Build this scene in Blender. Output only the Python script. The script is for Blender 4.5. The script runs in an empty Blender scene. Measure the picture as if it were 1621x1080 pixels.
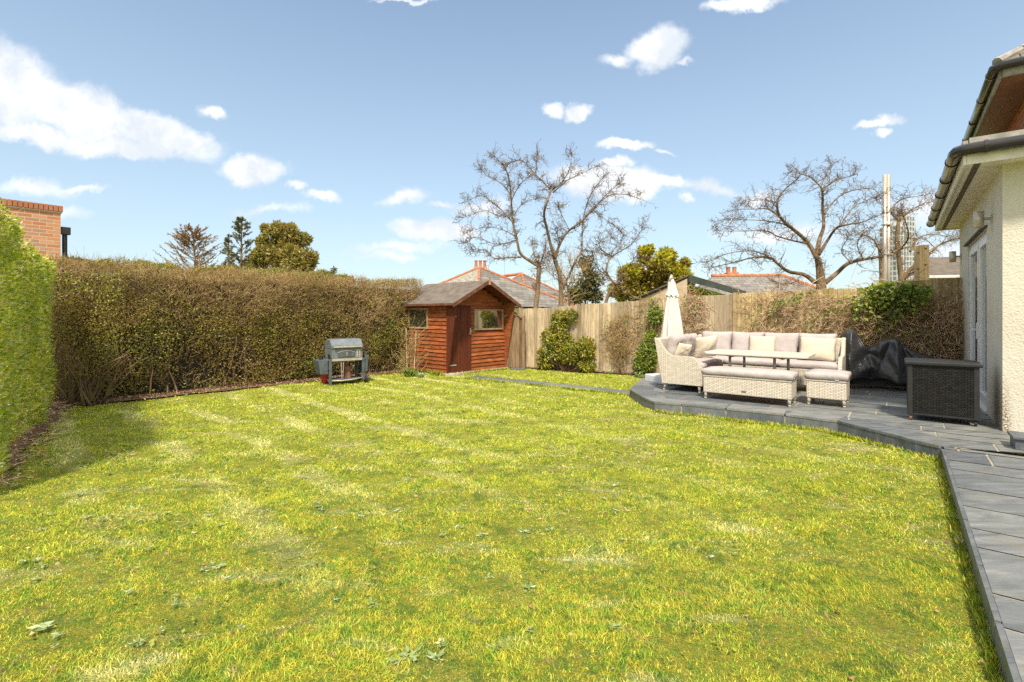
import bpy, bmesh, math, random
import numpy as np
from mathutils import Vector, Matrix, geometry

SC = bpy.context.scene
COL = SC.collection
R = math.radians
RND = random.Random(7)
NR = np.random.default_rng(11)

# ---------------------------------------------------------------- camera
CAMH, F, CX, HZ = 1.5, 780.0, 810.5, 497.0
cd = bpy.data.cameras.new("camera"); cam = bpy.data.objects.new("camera", cd); COL.objects.link(cam)
cam.location = (0, 0, CAMH); cam.rotation_euler = (R(90), 0, 0)
cd.sensor_width = 36; cd.lens = 36 * F / 1621; cd.shift_y = -(540 - HZ) / 1621
cd.clip_start = 0.05; cd.clip_end = 3000
SC.camera = cam

# ---------------------------------------------------------------- light
SUN_EL, SUN_AZ = 54.0, (-0.10, -0.995)          # horizontal direction towards the sun
el = R(SUN_EL)
sdir = Vector((SUN_AZ[0] * math.cos(el), SUN_AZ[1] * math.cos(el), math.sin(el))).normalized()
sl = bpy.data.lights.new("sun", 'SUN'); so = bpy.data.objects.new("sun", sl); COL.objects.link(so)
sl.energy = 3.5; sl.angle = R(6); sl.color = (1.0, 0.89, 0.74)
so.rotation_euler = sdir.to_track_quat('Z', 'Y').to_euler(); so.location = (-5, -8, 20)

SC.view_settings.view_transform = 'Standard'; SC.view_settings.look = 'None'
SC.view_settings.exposure = 0.90; SC.view_settings.gamma = 1.0
SC.cycles.max_bounces = 8; SC.cycles.transparent_max_bounces = 8
SC.cycles.use_denoising = False
SC.cycles.sample_clamp_indirect = 6

def px2uv(px, py): return (px - CX) / F, (HZ - py) / F

w = bpy.data.worlds.new("World"); SC.world = w; w.use_nodes = True
nt = w.node_tree; nt.nodes.clear(); N = nt.nodes.new; Lk = nt.links.new
out = N('ShaderNodeOutputWorld'); bg = N('ShaderNodeBackground'); bg.inputs[1].default_value = 0.112
sky = N('ShaderNodeTexSky'); sky.sky_type = 'NISHITA'; sky.sun_disc = False
sky.sun_elevation = el; sky.sun_rotation = math.atan2(sdir.x, sdir.y)
sky.air_density = 1.0; sky.dust_density = 0.8; sky.ozone_density = 1.6
tc = N('ShaderNodeTexCoord'); sep = N('ShaderNodeSeparateXYZ'); Lk(tc.outputs['Generated'], sep.inputs[0])
def M(op, a, b=None, c=None, clamp=False):
    m = N('ShaderNodeMath'); m.operation = op; m.use_clamp = clamp
    for i, v in enumerate((a, b, c)):
        if v is None: continue
        if isinstance(v, (int, float)): m.inputs[i].default_value = v
        else: Lk(v, m.inputs[i])
    return m.outputs[0]
yy = M('MAXIMUM', sep.outputs[1], 0.02)
u = M('DIVIDE', sep.outputs[0], yy); v = M('DIVIDE', sep.outputs[2], yy)
cmb = N('ShaderNodeCombineXYZ'); Lk(u, cmb.inputs[0]); Lk(v, cmb.inputs[1])
def noise(vec, scale, detail=8, rough=.6):
    n = N('ShaderNodeTexNoise'); n.inputs['Scale'].default_value = scale; n.inputs['Detail'].default_value = detail
    n.inputs['Roughness'].default_value = rough; Lk(vec, n.inputs['Vector']); return n
n1 = noise(cmb.outputs[0], 9, 9, .62)
sv = N('ShaderNodeVectorMath'); sv.operation = 'SUBTRACT'; Lk(n1.outputs['Color'], sv.inputs[0]); sv.inputs[1].default_value = (.5, .5, .5)
ss = N('ShaderNodeVectorMath'); ss.operation = 'SCALE'; Lk(sv.outputs[0], ss.inputs[0]); ss.inputs['Scale'].default_value = .09
wv = N('ShaderNodeVectorMath'); wv.operation = 'ADD'; Lk(cmb.outputs[0], wv.inputs[0]); Lk(ss.outputs[0], wv.inputs[1])
fl = N('ShaderNodeVectorMath'); fl.operation = 'MULTIPLY'; Lk(wv.outputs[0], fl.inputs[0]); fl.inputs[1].default_value = (1, 1, 0)
# px, py, half-width, half-height, angle, opacity
CLOUDS = [(760, 330, 60, 12, 5, .45), (620, 395, 90, 10, 2, .42), (1120, 300, 60, 12, -5, .45), (420, 330, 60, 10, 3, .35), (1250, 370, 120, 18, 4, .40), (60, 340, 90, 14, 3, .42), (-10, 130, 150, 78, -18, 1.0), (110, 170, 165, 52, -22, 1.0), (240, 208, 125, 34, -16, 1.0), (60, 215, 130, 20, -8, .75), (190, 235, 120, 20, -3, .8),
          (400, 265, 62, 28, -3, 1.0), (510, 306, 32, 11, 0, .62), (336, 173, 26, 12, -8, .55), (60, 300, 75, 15, 0, .42), (130, 296, 45, 8, 4, .45), (470, 293, 16, 7, 0, .5),
          (1045, 75, 55, 36, 6, 1.0), (980, 95, 35, 12, 0, .42), (1090, 98, 18, 7, 0, .6), (872, 178, 20, 12, -12, .85), (915, 176, 30, 17, 22, 1.0),
          (1180, 5, 70, 14, 2, .85), (992, 229, 42, 10, 0, .8), (1050, 240, 22, 6, 0, .6), (960, 285, 110, 30, -6, 1.0), (1040, 290, 55, 17, -10, .8), (975, 256, 35, 10, 0, .75), (1090, 318, 14, 10, 0, .5),
          (690, 368, 72, 22, -4, .95), (640, 310, 40, 12, 8, .5), (700, 320, 28, 8, 0, .55), (1392, 196, 42, 9, 12, .8), (1392, 214, 14, 9, 0, .7), (1200, 306, 35, 12, 0, .45), (1490, 330, 90, 30, 8, .45),
          (610, 408, 60, 8, 0, .4), (1010, 305, 25, 20, 0, .8), (1480, 395, 80, 25, 0, .35), (650, 3, 60, 5, 0, .6)]
acc = None
for (px, py, rx, ry, ang, op) in CLOUDS:
    mp = N('ShaderNodeMapping'); mp.vector_type = 'TEXTURE'
    cu, cv = px2uv(px, py)
    mp.inputs['Location'].default_value = (cu, cv, 0); mp.inputs['Rotation'].default_value = (0, 0, R(ang)); mp.inputs['Scale'].default_value = (rx / F, ry / F, 1)
    Lk(fl.outputs[0], mp.inputs['Vector'])
    ln = N('ShaderNodeVectorMath'); ln.operation = 'LENGTH'; Lk(mp.outputs[0], ln.inputs[0])
    vl = M('SUBTRACT', op, M('MULTIPLY', ln.outputs['Value'], 1.0 * op))
    acc = vl if acc is None else M('MAXIMUM', acc, vl)
n2 = noise(cmb.outputs[0], 20, 12, .68)
acc = M('ADD', acc, M('MULTIPLY', M('SUBTRACT', n2.outputs['Fac'], .5), .55))
mr = N('ShaderNodeMapRange'); mr.interpolation_type = 'SMOOTHSTEP'; Lk(acc, mr.inputs[0]); mr.inputs[1].default_value = -.10; mr.inputs[2].default_value = .46
alpha = M('MULTIPLY', mr.outputs[0], M('GREATER_THAN', sep.outputs[1], .03))
n3 = noise(wv.outputs[0], 7, 6, .55)
crc = N('ShaderNodeValToRGB'); Lk(n3.outputs['Fac'], crc.inputs[0])
crc.color_ramp.elements[0].position = .40; crc.color_ramp.elements[0].color = (4.0, 4.3, 4.7, 1)
crc.color_ramp.elements[1].position = .60; crc.color_ramp.elements[1].color = (5.8, 5.8, 5.8, 1)
# sky: Nishita whitened a little towards the horizon by thin haze
hz = N('ShaderNodeMapRange'); Lk(sep.outputs[2], hz.inputs[0]); hz.inputs[1].default_value = 0.0; hz.inputs[2].default_value = .55
hz.inputs[3].default_value = .68; hz.inputs[4].default_value = .20
mxh = N('ShaderNodeMix'); mxh.data_type = 'RGBA'; Lk(hz.outputs[0], mxh.inputs[0]); tn = N('ShaderNodeVectorMath'); tn.operation = 'MULTIPLY'; Lk(sky.outputs[0], tn.inputs[0]); tn.inputs[1].default_value = (.96, 1.015, 1.01); Lk(tn.outputs[0], mxh.inputs[6]); mxh.inputs[7].default_value = (3.2, 3.8, 4.0, 1)
mx = N('ShaderNodeMix'); mx.data_type = 'RGBA'; Lk(alpha, mx.inputs[0]); Lk(mxh.outputs[2], mx.inputs[6]); Lk(crc.outputs[0], mx.inputs[7])
# unseen broken cloud, added overhead and behind the camera as white fill light
n4 = noise(tc.outputs['Generated'], 2.4, 7, .6)
ov = N('ShaderNodeMapRange'); ov.interpolation_type = 'SMOOTHSTEP'; Lk(n4.outputs['Fac'], ov.inputs[0]); ov.inputs[1].default_value = .36; ov.inputs[2].default_value = .52
zt1 = N('ShaderNodeMapRange'); zt1.interpolation_type = 'SMOOTHSTEP'; Lk(sep.outputs[2], zt1.inputs[0]); zt1.inputs[1].default_value = .60; zt1.inputs[2].default_value = .74
zb = N('ShaderNodeMapRange'); zb.interpolation_type = 'SMOOTHSTEP'; Lk(M('MULTIPLY', sep.outputs[1], -1.0), zb.inputs[0]); zb.inputs[1].default_value = .05; zb.inputs[2].default_value = .35
a2 = M('MULTIPLY', M('MULTIPLY', ov.outputs[0], M('MAXIMUM', zt1.outputs[0], zb.outputs[0])), M('GREATER_THAN', sep.outputs[2], .02))
mx2 = N('ShaderNodeMix'); mx2.data_type = 'RGBA'; Lk(a2, mx2.inputs[0]); Lk(mx.outputs[2], mx2.inputs[6]); mx2.inputs[7].default_value = (6.2, 6.2, 6.1, 1)
Lk(mx2.outputs[2], bg.inputs[0]); Lk(bg.outputs[0], out.inputs[0])

# ---------------------------------------------------------------- geometry of the place
def G(px, py, z=0.0):
    Y = (CAMH - z) * F / (py - HZ); return Vector(((px - CX) / F * Y, Y, z))
def at(px, py, Y): return Vector(((px - CX) / F * Y, Y, CAMH + (HZ - py) * Y / F))
PZ = 0.15
D = Vector((.618, .786, 0)); NN = Vector((-.786, .618, 0))          # along the house, out of the house

# ---------------------------------------------------------------- object helpers
def tag(o, label=None, cat=None, group=None, kind=None):
    if label: o['label'] = label
    if cat: o['category'] = cat
    if group: o['group'] = group
    if kind: o['kind'] = kind
    return o
def emp(name, loc, rotz=0, label=None, cat=None, group=None):
    o = bpy.data.objects.new(name, None); COL.objects.link(o); o.location = loc; o.rotation_euler = (0, 0, rotz); o.empty_display_size = .2
    return tag(o, label, cat, group)
def copy_tree(o, parent=None):
    c = o.copy(); COL.objects.link(c)
    if parent: c.parent = parent
    for ch in [x for x in bpy.data.objects if x.parent == o]: copy_tree(ch, c)
    return c
def boxuv(me):
    n = len(me.loops)
    if n == 0: return
    uvl = me.uv_layers.new(name="UVMap")
    co = np.empty(len(me.vertices) * 3); me.vertices.foreach_get('co', co); co = co.reshape(-1, 3)
    vi = np.empty(n, dtype=np.int32); me.loops.foreach_get('vertex_index', vi)
    nor = np.empty(len(me.polygons) * 3); me.polygons.foreach_get('normal', nor); nor = np.abs(nor.reshape(-1, 3))
    tot = np.empty(len(me.polygons), dtype=np.int32); me.polygons.foreach_get('loop_total', tot)
    ax = np.repeat(np.argmax(nor * np.array([1, 1, 1.0]), axis=1), tot)
    c = co[vi]; uv = np.empty((n, 2))
    uv[:, 0] = np.where(ax == 0, c[:, 1], c[:, 0]); uv[:, 1] = np.where(ax == 2, c[:, 1], c[:, 2])
    uvl.data.foreach_set('uv', uv.ravel())
def np_obj(name, verts, faces, mat, parent=None, smooth=False, uv=False):
    """verts (N,3), faces (M,k) arrays"""
    me = bpy.data.meshes.new(name); verts = np.asarray(verts, dtype=np.float32)
    fl_ = faces if isinstance(faces, list) else [faces]
    me.vertices.add(len(verts)); me.vertices.foreach_set('co', verts.ravel())
    idx = np.concatenate([f.ravel() for f in fl_]).astype(np.int32)
    tots = np.concatenate([np.full(len(f), f.shape[1]) for f in fl_]).astype(np.int32)
    st = np.concatenate([[0], np.cumsum(tots)[:-1]]).astype(np.int32)
    me.loops.add(len(idx)); me.loops.foreach_set('vertex_index', idx)
    me.polygons.add(len(tots)); me.polygons.foreach_set('loop_start', st); me.polygons.foreach_set('loop_total', tots)
    if smooth: me.polygons.foreach_set('use_smooth', np.ones(len(tots), dtype=bool))
    me.update(calc_edges=True)
    if uv: boxuv(me)
    me.materials.append(mat)
    o = bpy.data.objects.new(name, me); COL.objects.link(o)
    if parent: o.parent = parent
    return o

class MB:
    def __init__(s): s.v = []; s.f = []; s.k = []; s.cur = 0.5
    def add(s, vs, fs):
        b = len(s.v); s.v += [tuple(p) for p in vs]; s.f += [tuple(b + i for i in f) for f in fs]; s.k += [s.cur] * len(fs); return s
    def box(s, x0, y0, z0, x1, y1, z1, mtx=None):
        vs = [Vector(p) for p in ((x0, y0, z0), (x1, y0, z0), (x1, y1, z0), (x0, y1, z0), (x0, y0, z1), (x1, y0, z1), (x1, y1, z1), (x0, y1, z1))]
        if mtx: vs = [mtx @ p for p in vs]
        return s.add(vs, [(0, 3, 2, 1), (4, 5, 6, 7), (0, 1, 5, 4), (1, 2, 6, 5), (2, 3, 7, 6), (3, 0, 4, 7)])
    def beam(s, a, b, wd, ht, up=(0, 0, 1)):
        a = Vector(a); b = Vector(b); d = (b - a).normalized(); sd = d.cross(Vector(up))
        if sd.length < 1e-4: sd = d.cross(Vector((1, 0, 0)))
        sd.normalize(); upv = sd.cross(d); q = []
        for p in (a, b):
            for sx, sy in ((-1, -1), (1, -1), (1, 1), (-1, 1)): q.append(p + sd * sx * wd / 2 + upv * sy * ht / 2)
        return s.add(q, [(0, 1, 2, 3), (7, 6, 5, 4), (0, 4, 5, 1), (1, 5, 6, 2), (2, 6, 7, 3), (3, 7, 4, 0)])
    def prism(s, pts, ext):
        n = len(pts); e = Vector(ext); a = [Vector(p) for p in pts]; b = [p + e for p in a]
        return s.add(a + b, [tuple(range(n))[::-1], tuple(range(n, 2 * n))] + [(i, (i + 1) % n, (i + 1) % n + n, i + n) for i in range(n)])
    def tube(s, pts, rr, n=8, cap=True):
        pts = [Vector(p) for p in pts]; m = len(pts)
        if isinstance(rr, (int, float)): rr = [rr] * m
        b = len(s.v); ref = None
        for i, p in enumerate(pts):
            t = (pts[min(i + 1, m - 1)] - pts[max(i - 1, 0)]).normalized()
            if ref is None:
                ref = t.cross(Vector((0, 0, 1)))
                if ref.length < .1: ref = t.cross(Vector((1, 0, 0)))
            ref = (ref - t * ref.dot(t)).normalized(); bi = t.cross(ref)
            for j in range(n):
                a = 2 * math.pi * j / n; s.v.append(tuple(p + (ref * math.cos(a) + bi * math.sin(a)) * rr[i]))
        fs = [(b + i * n + j, b + i * n + (j + 1) % n, b + (i + 1) * n + (j + 1) % n, b + (i + 1) * n + j) for i in range(m - 1) for j in range(n)]
        if cap: fs += [tuple(b + j for j in range(n))[::-1], tuple(b + (m - 1) * n + j for j in range(n))]
        s.f += fs; s.k += [s.cur] * len(fs); return s
    def lathe(s, prof, c=(0, 0, 0), n=16):
        c = Vector(c); b = len(s.v); m = len(prof)
        for r, z in prof:
            for j in range(n):
                a = 2 * math.pi * j / n; s.v.append((c.x + r * math.cos(a), c.y + r * math.sin(a), c.z + z))
        fs = [(b + i * n + j, b + i * n + (j + 1) % n, b + (i + 1) * n + (j + 1) % n, b + (i + 1) * n + j) for i in range(m - 1) for j in range(n)]
        fs += [tuple(b + j for j in range(n))[::-1], tuple(b + (m - 1) * n + j for j in range(n))]
        s.f += fs; s.k += [s.cur] * len(fs); return s
    def build(s, name, mat, parent=None, bev=0, smooth=False, seg=2, key=False):
        me = bpy.data.meshes.new(name); me.from_pydata(s.v, [], s.f); me.validate(); me.update()
        boxuv(me); me.materials.append(mat)
        if key:
            a = me.attributes.new('rnd', 'FLOAT', 'FACE'); a.data.foreach_set('value', s.k[:len(me.polygons)])
        if smooth: me.polygons.foreach_set('use_smooth', [True] * len(me.polygons))
        o = bpy.data.objects.new(name, me); COL.objects.link(o)
        if parent: o.parent = parent
        if bev:
            md = o.modifiers.new('bevel', 'BEVEL'); md.width = bev; md.segments = seg; md.limit_method = 'ANGLE'; md.angle_limit = R(40)
            me.polygons.foreach_set('use_smooth', [True] * len(me.polygons))
            wn = o.modifiers.new('wn', 'WEIGHTED_NORMAL'); wn.keep_sharp = True
        return o

# ---------------------------------------------------------------- materials
class NT:
    def __init__(s, name):
        s.m = bpy.data.materials.new(name); s.m.use_nodes = True; s.t = s.m.node_tree; s.t.nodes.clear()
        s.out = s.n('ShaderNodeOutputMaterial')
    def n(s, k, **kw):
        x = s.t.nodes.new(k)
        for a, b in kw.items(): setattr(x, a, b)
        return x
    def l(s, a, b): s.t.links.new(a, b)
    def put(s, sock, v):
        if hasattr(v, 'is_linked') or isinstance(v, bpy.types.NodeSocket): s.l(v, sock)
        else:
            if isinstance(v, tuple) and len(v) == 3 and sock.type == 'RGBA': v = v + (1,)
            sock.default_value = v
    def math(s, op, a, b=0.0, clamp=False):
        x = s.n('ShaderNodeMath', operation=op, use_clamp=clamp); s.put(x.inputs[0], a); s.put(x.inputs[1], b); return x.outputs[0]
    def mix(s, f, a, b, mode='MIX'):
        x = s.n('ShaderNodeMix', data_type='RGBA', blend_type=mode); s.put(x.inputs[0], f); s.put(x.inputs[6], a); s.put(x.inputs[7], b); return x.outputs[2]
    def ramp(s, f, stops):
        x = s.n('ShaderNodeValToRGB'); e = x.color_ramp.elements
        while len(e) < len(stops): e.new(.5)
        for q, (p, c) in zip(e, stops): q.position = p; q.color = tuple(c) + (1,) if len(c) == 3 else c
        s.l(f, x.inputs[0]); return x.outputs[0]
    def step(s, f, a, b, o0=0.0, o1=1.0):
        x = s.n('ShaderNodeMapRange', interpolation_type='SMOOTHSTEP'); s.put(x.inputs[0], f)
        for i, q in zip((1, 2, 3, 4), (a, b, o0, o1)): x.inputs[i].default_value = q
        return x.outputs[0]
    def coord(s, kind='Object', scale=(1, 1, 1)):
        if kind == 'Position': c = s.n('ShaderNodeNewGeometry').outputs['Position']
        else: c = s.n('ShaderNodeTexCoord').outputs[kind]
        if scale == (1, 1, 1): return c
        mp = s.n('ShaderNodeMapping'); mp.inputs['Scale'].default_value = scale; s.l(c, mp.inputs['Vector']); return mp.outputs[0]
    def noise(s, vec, sc, det=5, ro=.6, dist=0):
        x = s.n('ShaderNodeTexNoise'); s.l(vec, x.inputs['Vector'])
        x.inputs['Scale'].default_value = sc; x.inputs['Detail'].default_value = det; x.inputs['Roughness'].default_value = ro; x.inputs['Distortion'].default_value = dist
        return x.outputs['Fac']
    def vor(s, vec, sc, feat='F1'):
        x = s.n('ShaderNodeTexVoronoi', feature=feat); s.l(vec, x.inputs['Vector']); x.inputs['Scale'].default_value = sc; return x
    def island(s): return s.n('ShaderNodeNewGeometry').outputs['Random Per Island']
    def bump(s, h, strength=.5, dist=.01, nrm=None):
        x = s.n('ShaderNodeBump'); x.inputs['Strength'].default_value = strength; x.inputs['Distance'].default_value = dist; s.l(h, x.inputs['Height'])
        if nrm: s.l(nrm, x.inputs['Normal'])
        return x.outputs[0]
    def pbr(s, col, rough=.6, metal=0.0, nrm=None, spec=None, alpha=None, sub=None):
        x = s.n('ShaderNodeBsdfPrincipled'); s.put(x.inputs['Base Color'], col); s.put(x.inputs['Roughness'], rough); s.put(x.inputs['Metallic'], metal)
        if nrm: s.l(nrm, x.inputs['Normal'])
        if spec is not None: x.inputs['Specular IOR Level'].default_value = spec
        return x
    def done(s, sh): s.l(sh.outputs[0] if not isinstance(sh, bpy.types.NodeSocket) else sh, s.out.inputs[0]); return s.m

def m_basic(name, c1, c2=None, sc=6, rough=.6, bump=.3, bs=60, bd=.004, metal=0.0, stretch=(1, 1, 1), kind='Object', spec=None, lo=.35, hi=.65):
    t = NT(name); c = t.coord(kind, stretch); n = t.noise(c, sc, 6)
    col = t.ramp(n, [(lo, c1), (hi, c2 or c1)]); h = t.noise(c, bs, 5)
    return t.done(t.pbr(col, rough, metal, t.bump(h, bump, bd), spec))
def m_leaf(name, stops, transl=.35, rough=.45, patch=None, psc=1.5, spec=.5):
    t = NT(name); r = t.island(); col = t.ramp(r, stops)
    if patch:
        n = t.noise(t.coord('Position'), psc, 3); col = t.mix(t.step(n, .42, .60), col, t.mix(.65, col, patch))
    p = t.pbr(col, rough, 0, None, spec); tr = t.n('ShaderNodeBsdfTranslucent')
    hs = t.mix(1.0, col, (1.25, 1.15, .55), 'MULTIPLY'); t.l(hs, tr.inputs[0])
    m = t.n('ShaderNodeMixShader'); m.inputs[0].default_value = transl; t.l(p.outputs[0], m.inputs[1]); t.l(tr.outputs[0], m.inputs[2])
    return t.done(m)

def lawn_color(t):
    p = t.coord('Position')
    a = t.noise(p, .55, 3, .55); b = t.noise(p, 3.6, 7, .72, .4); c = t.noise(p, 16, 5, .7)
    moss = (.59, .54, .06); green = (.24, .38, .04); lime = (.47, .56, .06); straw = (.80, .75, .38); brown = (.46, .34, .17)
    col = t.mix(t.step(b, .40, .66), green, lime)
    col = t.mix(t.math('MULTIPLY', t.step(c, .42, .56), .8), col, moss)
    mp = t.n('ShaderNodeMapping'); mp.inputs['Rotation'].default_value = (0, 0, R(-38)); mp.inputs['Scale'].default_value = (.9, 2.3, 1); t.l(p, mp.inputs['Vector'])
    mp.inputs['Location'].default_value = (3.1, 1.7, 0)
    e = t.noise(mp.outputs[0], 1.5, 8, .70, .3)
    col = t.mix(t.math('MULTIPLY', t.step(e, .53, .68), .55), col, straw)
    g = t.noise(p, 5.5, 8, .74, .8)
    col = t.mix(t.math('MULTIPLY', t.step(g, .58, .67), .8), col, brown)
    g2 = t.noise(p, 4.6, 7, .7)
    col = t.mix(t.math('MULTIPLY', t.step(g2, .53, .64), .7), col, (.13, .24, .03))
    mw = t.n('ShaderNodeTexWave', wave_type='BANDS', bands_direction='X'); mq = t.n('ShaderNodeMapping'); mq.inputs['Rotation'].default_value = (0, 0, R(-45)); t.l(p, mq.inputs['Vector']); t.l(mq.outputs[0], mw.inputs['Vector'])
    mw.inputs['Scale'].default_value = .40; mw.inputs['Distortion'].default_value = 2.2; mw.inputs['Detail'].default_value = 3; mw.inputs['Detail Scale'].default_value = 1.2
    ms = t.math('MULTIPLY', t.step(mw.outputs['Fac'], .62, .95), t.step(t.noise(p, .9, 5, .65), .42, .58))
    px_ = t.n('ShaderNodeSeparateXYZ'); t.l(p, px_.inputs[0]); ms = t.math('MULTIPLY', ms, t.math("MULTIPLY", t.step(px_.outputs[0], -2.4, 1.2, .56, .20), t.step(px_.outputs[1], 2.6, 5.2, .35, 1.0)))
    col = t.mix(ms, col, (.84, .80, .34))
    return col, p
def m_ground():
    t = NT('lawn_ground'); col, p = lawn_color(t)
    col = t.mix(t.step(t.noise(p, 90, 5, .8), .38, .62), t.mix(.6, col, (.06, .05, .014)), t.mix(.12, col, (.08, .06, .02)))
    h = t.noise(p, 70, 6, .75)
    return t.done(t.pbr(col, .9, 0, t.bump(h, 1.0, .05), .2))
def m_blade():
    t = NT('grass_blade'); col, p = lawn_color(t); r = t.island()
    col = t.mix(1.0, col, t.ramp(r, [(0, (.45, .55, .5)), (.5, (1, 1, 1)), (.85, (1.35, 1.3, 1.25)), (1, (1.8, 1.7, 2.6))]), 'MULTIPLY')
    pb = t.pbr(col, .6, 0, None, .12); tr = t.n('ShaderNodeBsdfTranslucent'); t.l(col, tr.inputs[0])
    m = t.n('ShaderNodeMixShader'); m.inputs[0].default_value = .35; t.l(pb.outputs[0], m.inputs[1]); t.l(tr.outputs[0], m.inputs[2])
    return t.done(m)
def m_wood(name, dark, mid, light, stain=None, rough=.85):
    t = NT(name); c = t.coord('Object', (1, 1, .09)); r = t.island()
    off = t.n('ShaderNodeVectorMath', operation='ADD'); t.l(c, off.inputs[0]); cb = t.n('ShaderNodeCombineXYZ')
    t.l(t.math('MULTIPLY', r, 37.0), cb.inputs[0]); t.l(t.math('MULTIPLY', r, 11.0), cb.inputs[2]); t.l(cb.outputs[0], off.inputs[1])
    n = t.noise(off.outputs[0], 26, 8, .7, .5); col = t.ramp(n, [(.28, dark), (.5, mid), (.72, light)])
    col = t.mix(1.0, col, t.ramp(r, [(0, (.55, .51, .46)), (.5, (.92, .90, .86)), (1, (1.22, 1.18, 1.08))]), 'MULTIPLY')
    if stain:
        s2 = t.noise(t.coord('Object', (1, 1, .6)), 1.6, 6, .65); col = t.mix(t.step(s2, .46, .66, 0, .75), col, stain)
    kn = t.vor(off.outputs[0], 5.0); col = t.mix(t.step(kn.outputs['Distance'], .0, .09, .7, 0), col, dark)
    return t.done(t.pbr(col, rough, 0, t.bump(n, .5, .006), .2))
def m_weave(name, ca, cb, gap, sx=.05, sz=.013, rough=.55):
    t = NT(name); uv = t.coord('UV')
    b = t.n('ShaderNodeTexBrick'); t.l(uv, b.inputs['Vector']); b.offset = .5; b.inputs['Scale'].default_value = 1
    b.inputs['Brick Width'].default_value = sx; b.inputs['Row Height'].default_value = sz
    b.inputs['Mortar Size'].default_value = sz * .16; b.inputs['Mortar Smooth'].default_value = .6
    b.inputs['Color1'].default_value = (*ca, 1); b.inputs['Color2'].default_value = (*cb, 1); b.inputs['Mortar'].default_value = (*gap, 1)
    n = t.noise(uv, 7, 4); col = t.mix(t.step(n, .4, .7, 0, .22), b.outputs['Color'], tuple(x * .75 for x in cb))
    wv = t.n('ShaderNodeTexWave', wave_type='BANDS', bands_direction='X'); t.l(uv, wv.inputs['Vector']); wv.inputs['Scale'].default_value = .31 / sx
    h = t.math('SUBTRACT', t.math('MULTIPLY', wv.outputs['Fac'], .4), b.outputs['Fac'])
    return t.done(t.pbr(col, rough, 0, t.bump(h, .9, .006), .4 if ca[0] > .1 else .15))
def m_brick(name, cols, mortar, bw=.225, rh=.075, rough=.85, bd=.01):
    t = NT(name); uv = t.coord('UV'); b = t.n('ShaderNodeTexBrick'); t.l(uv, b.inputs['Vector']); b.inputs['Scale'].default_value = 1
    b.inputs['Brick Width'].default_value = bw; b.inputs['Row Height'].default_value = rh; b.inputs['Mortar Size'].default_value = .009; b.inputs['Mortar Smooth'].default_value = .2
    b.inputs['Color1'].default_value = (0, 0, 0, 1); b.inputs['Color2'].default_value = (1, 1, 1, 1); b.inputs['Mortar'].default_value = (.5, .5, .5, 1)
    col = t.ramp(b.outputs['Color'], [(i / max(1, len(cols) - 1), c) for i, c in enumerate(cols)])
    n = t.noise(t.coord('UV'), 30, 5, .7); col = t.mix(t.step(n, .35, .7, 0, .4), col, tuple(min(1, x * 1.4) for x in cols[0]))
    col = t.mix(b.outputs['Fac'], col, mortar); h = t.math('SUBTRACT', t.math('MULTIPLY', n, .4), b.outputs['Fac'])
    return t.done(t.pbr(col, rough, 0, t.bump(h, .7, bd), .2))
def m_glass(name, tint=(.02, .022, .024), gl=.45):
    t = NT(name); p = t.pbr(tint, .04, 0, None, .8); g = t.n('ShaderNodeBsdfGlossy'); g.inputs['Roughness'].default_value = .03; g.inputs['Color'].default_value = (.9, .93, .95, 1)
    m = t.n('ShaderNodeMixShader'); m.inputs[0].default_value = gl; t.l(p.outputs[0], m.inputs[1]); t.l(g.outputs[0], m.inputs[2]); return t.done(m)
def m_render():
    t = NT('roughcast_render'); c = t.coord('Object'); v = t.vor(c, 58, 'SMOOTH_F1'); n = t.noise(c, 18, 5, .6)
    big = t.noise(c, 1.1, 4); col = t.ramp(big, [(.35, (.53, .49, .40)), (.65, (.60, .565, .475))])
    sx = t.n('ShaderNodeSeparateXYZ'); t.l(c, sx.inputs[0])
    low = t.step(sx.outputs[2], .15, .95, 1, 0); near = t.step(sx.outputs[0], .05, 1.3, 1, .25); side = t.step(sx.outputs[1], -.10, -.015, 0, 1)
    sp = t.step(t.noise(c, 55, 3, .7), .40, .62); f = t.math('MULTIPLY', t.math('MULTIPLY', t.math('MULTIPLY', low, near), side), sp)
    stn = t.noise(t.coord('Object', (3, 3, .35)), 2.2, 6, .7); col = t.mix(t.step(stn, .52, .72, 0, .35), col, (.36, .31, .22))
    col = t.mix(t.math('MULTIPLY', f, 1.5, True), col, (.17, .12, .075))
    h = t.math('ADD', t.math('MULTIPLY', v.outputs['Distance'], 1.0), n)
    return t.done(t.pbr(col, .9, 0, t.bump(h, .7, .008), .2))
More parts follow.
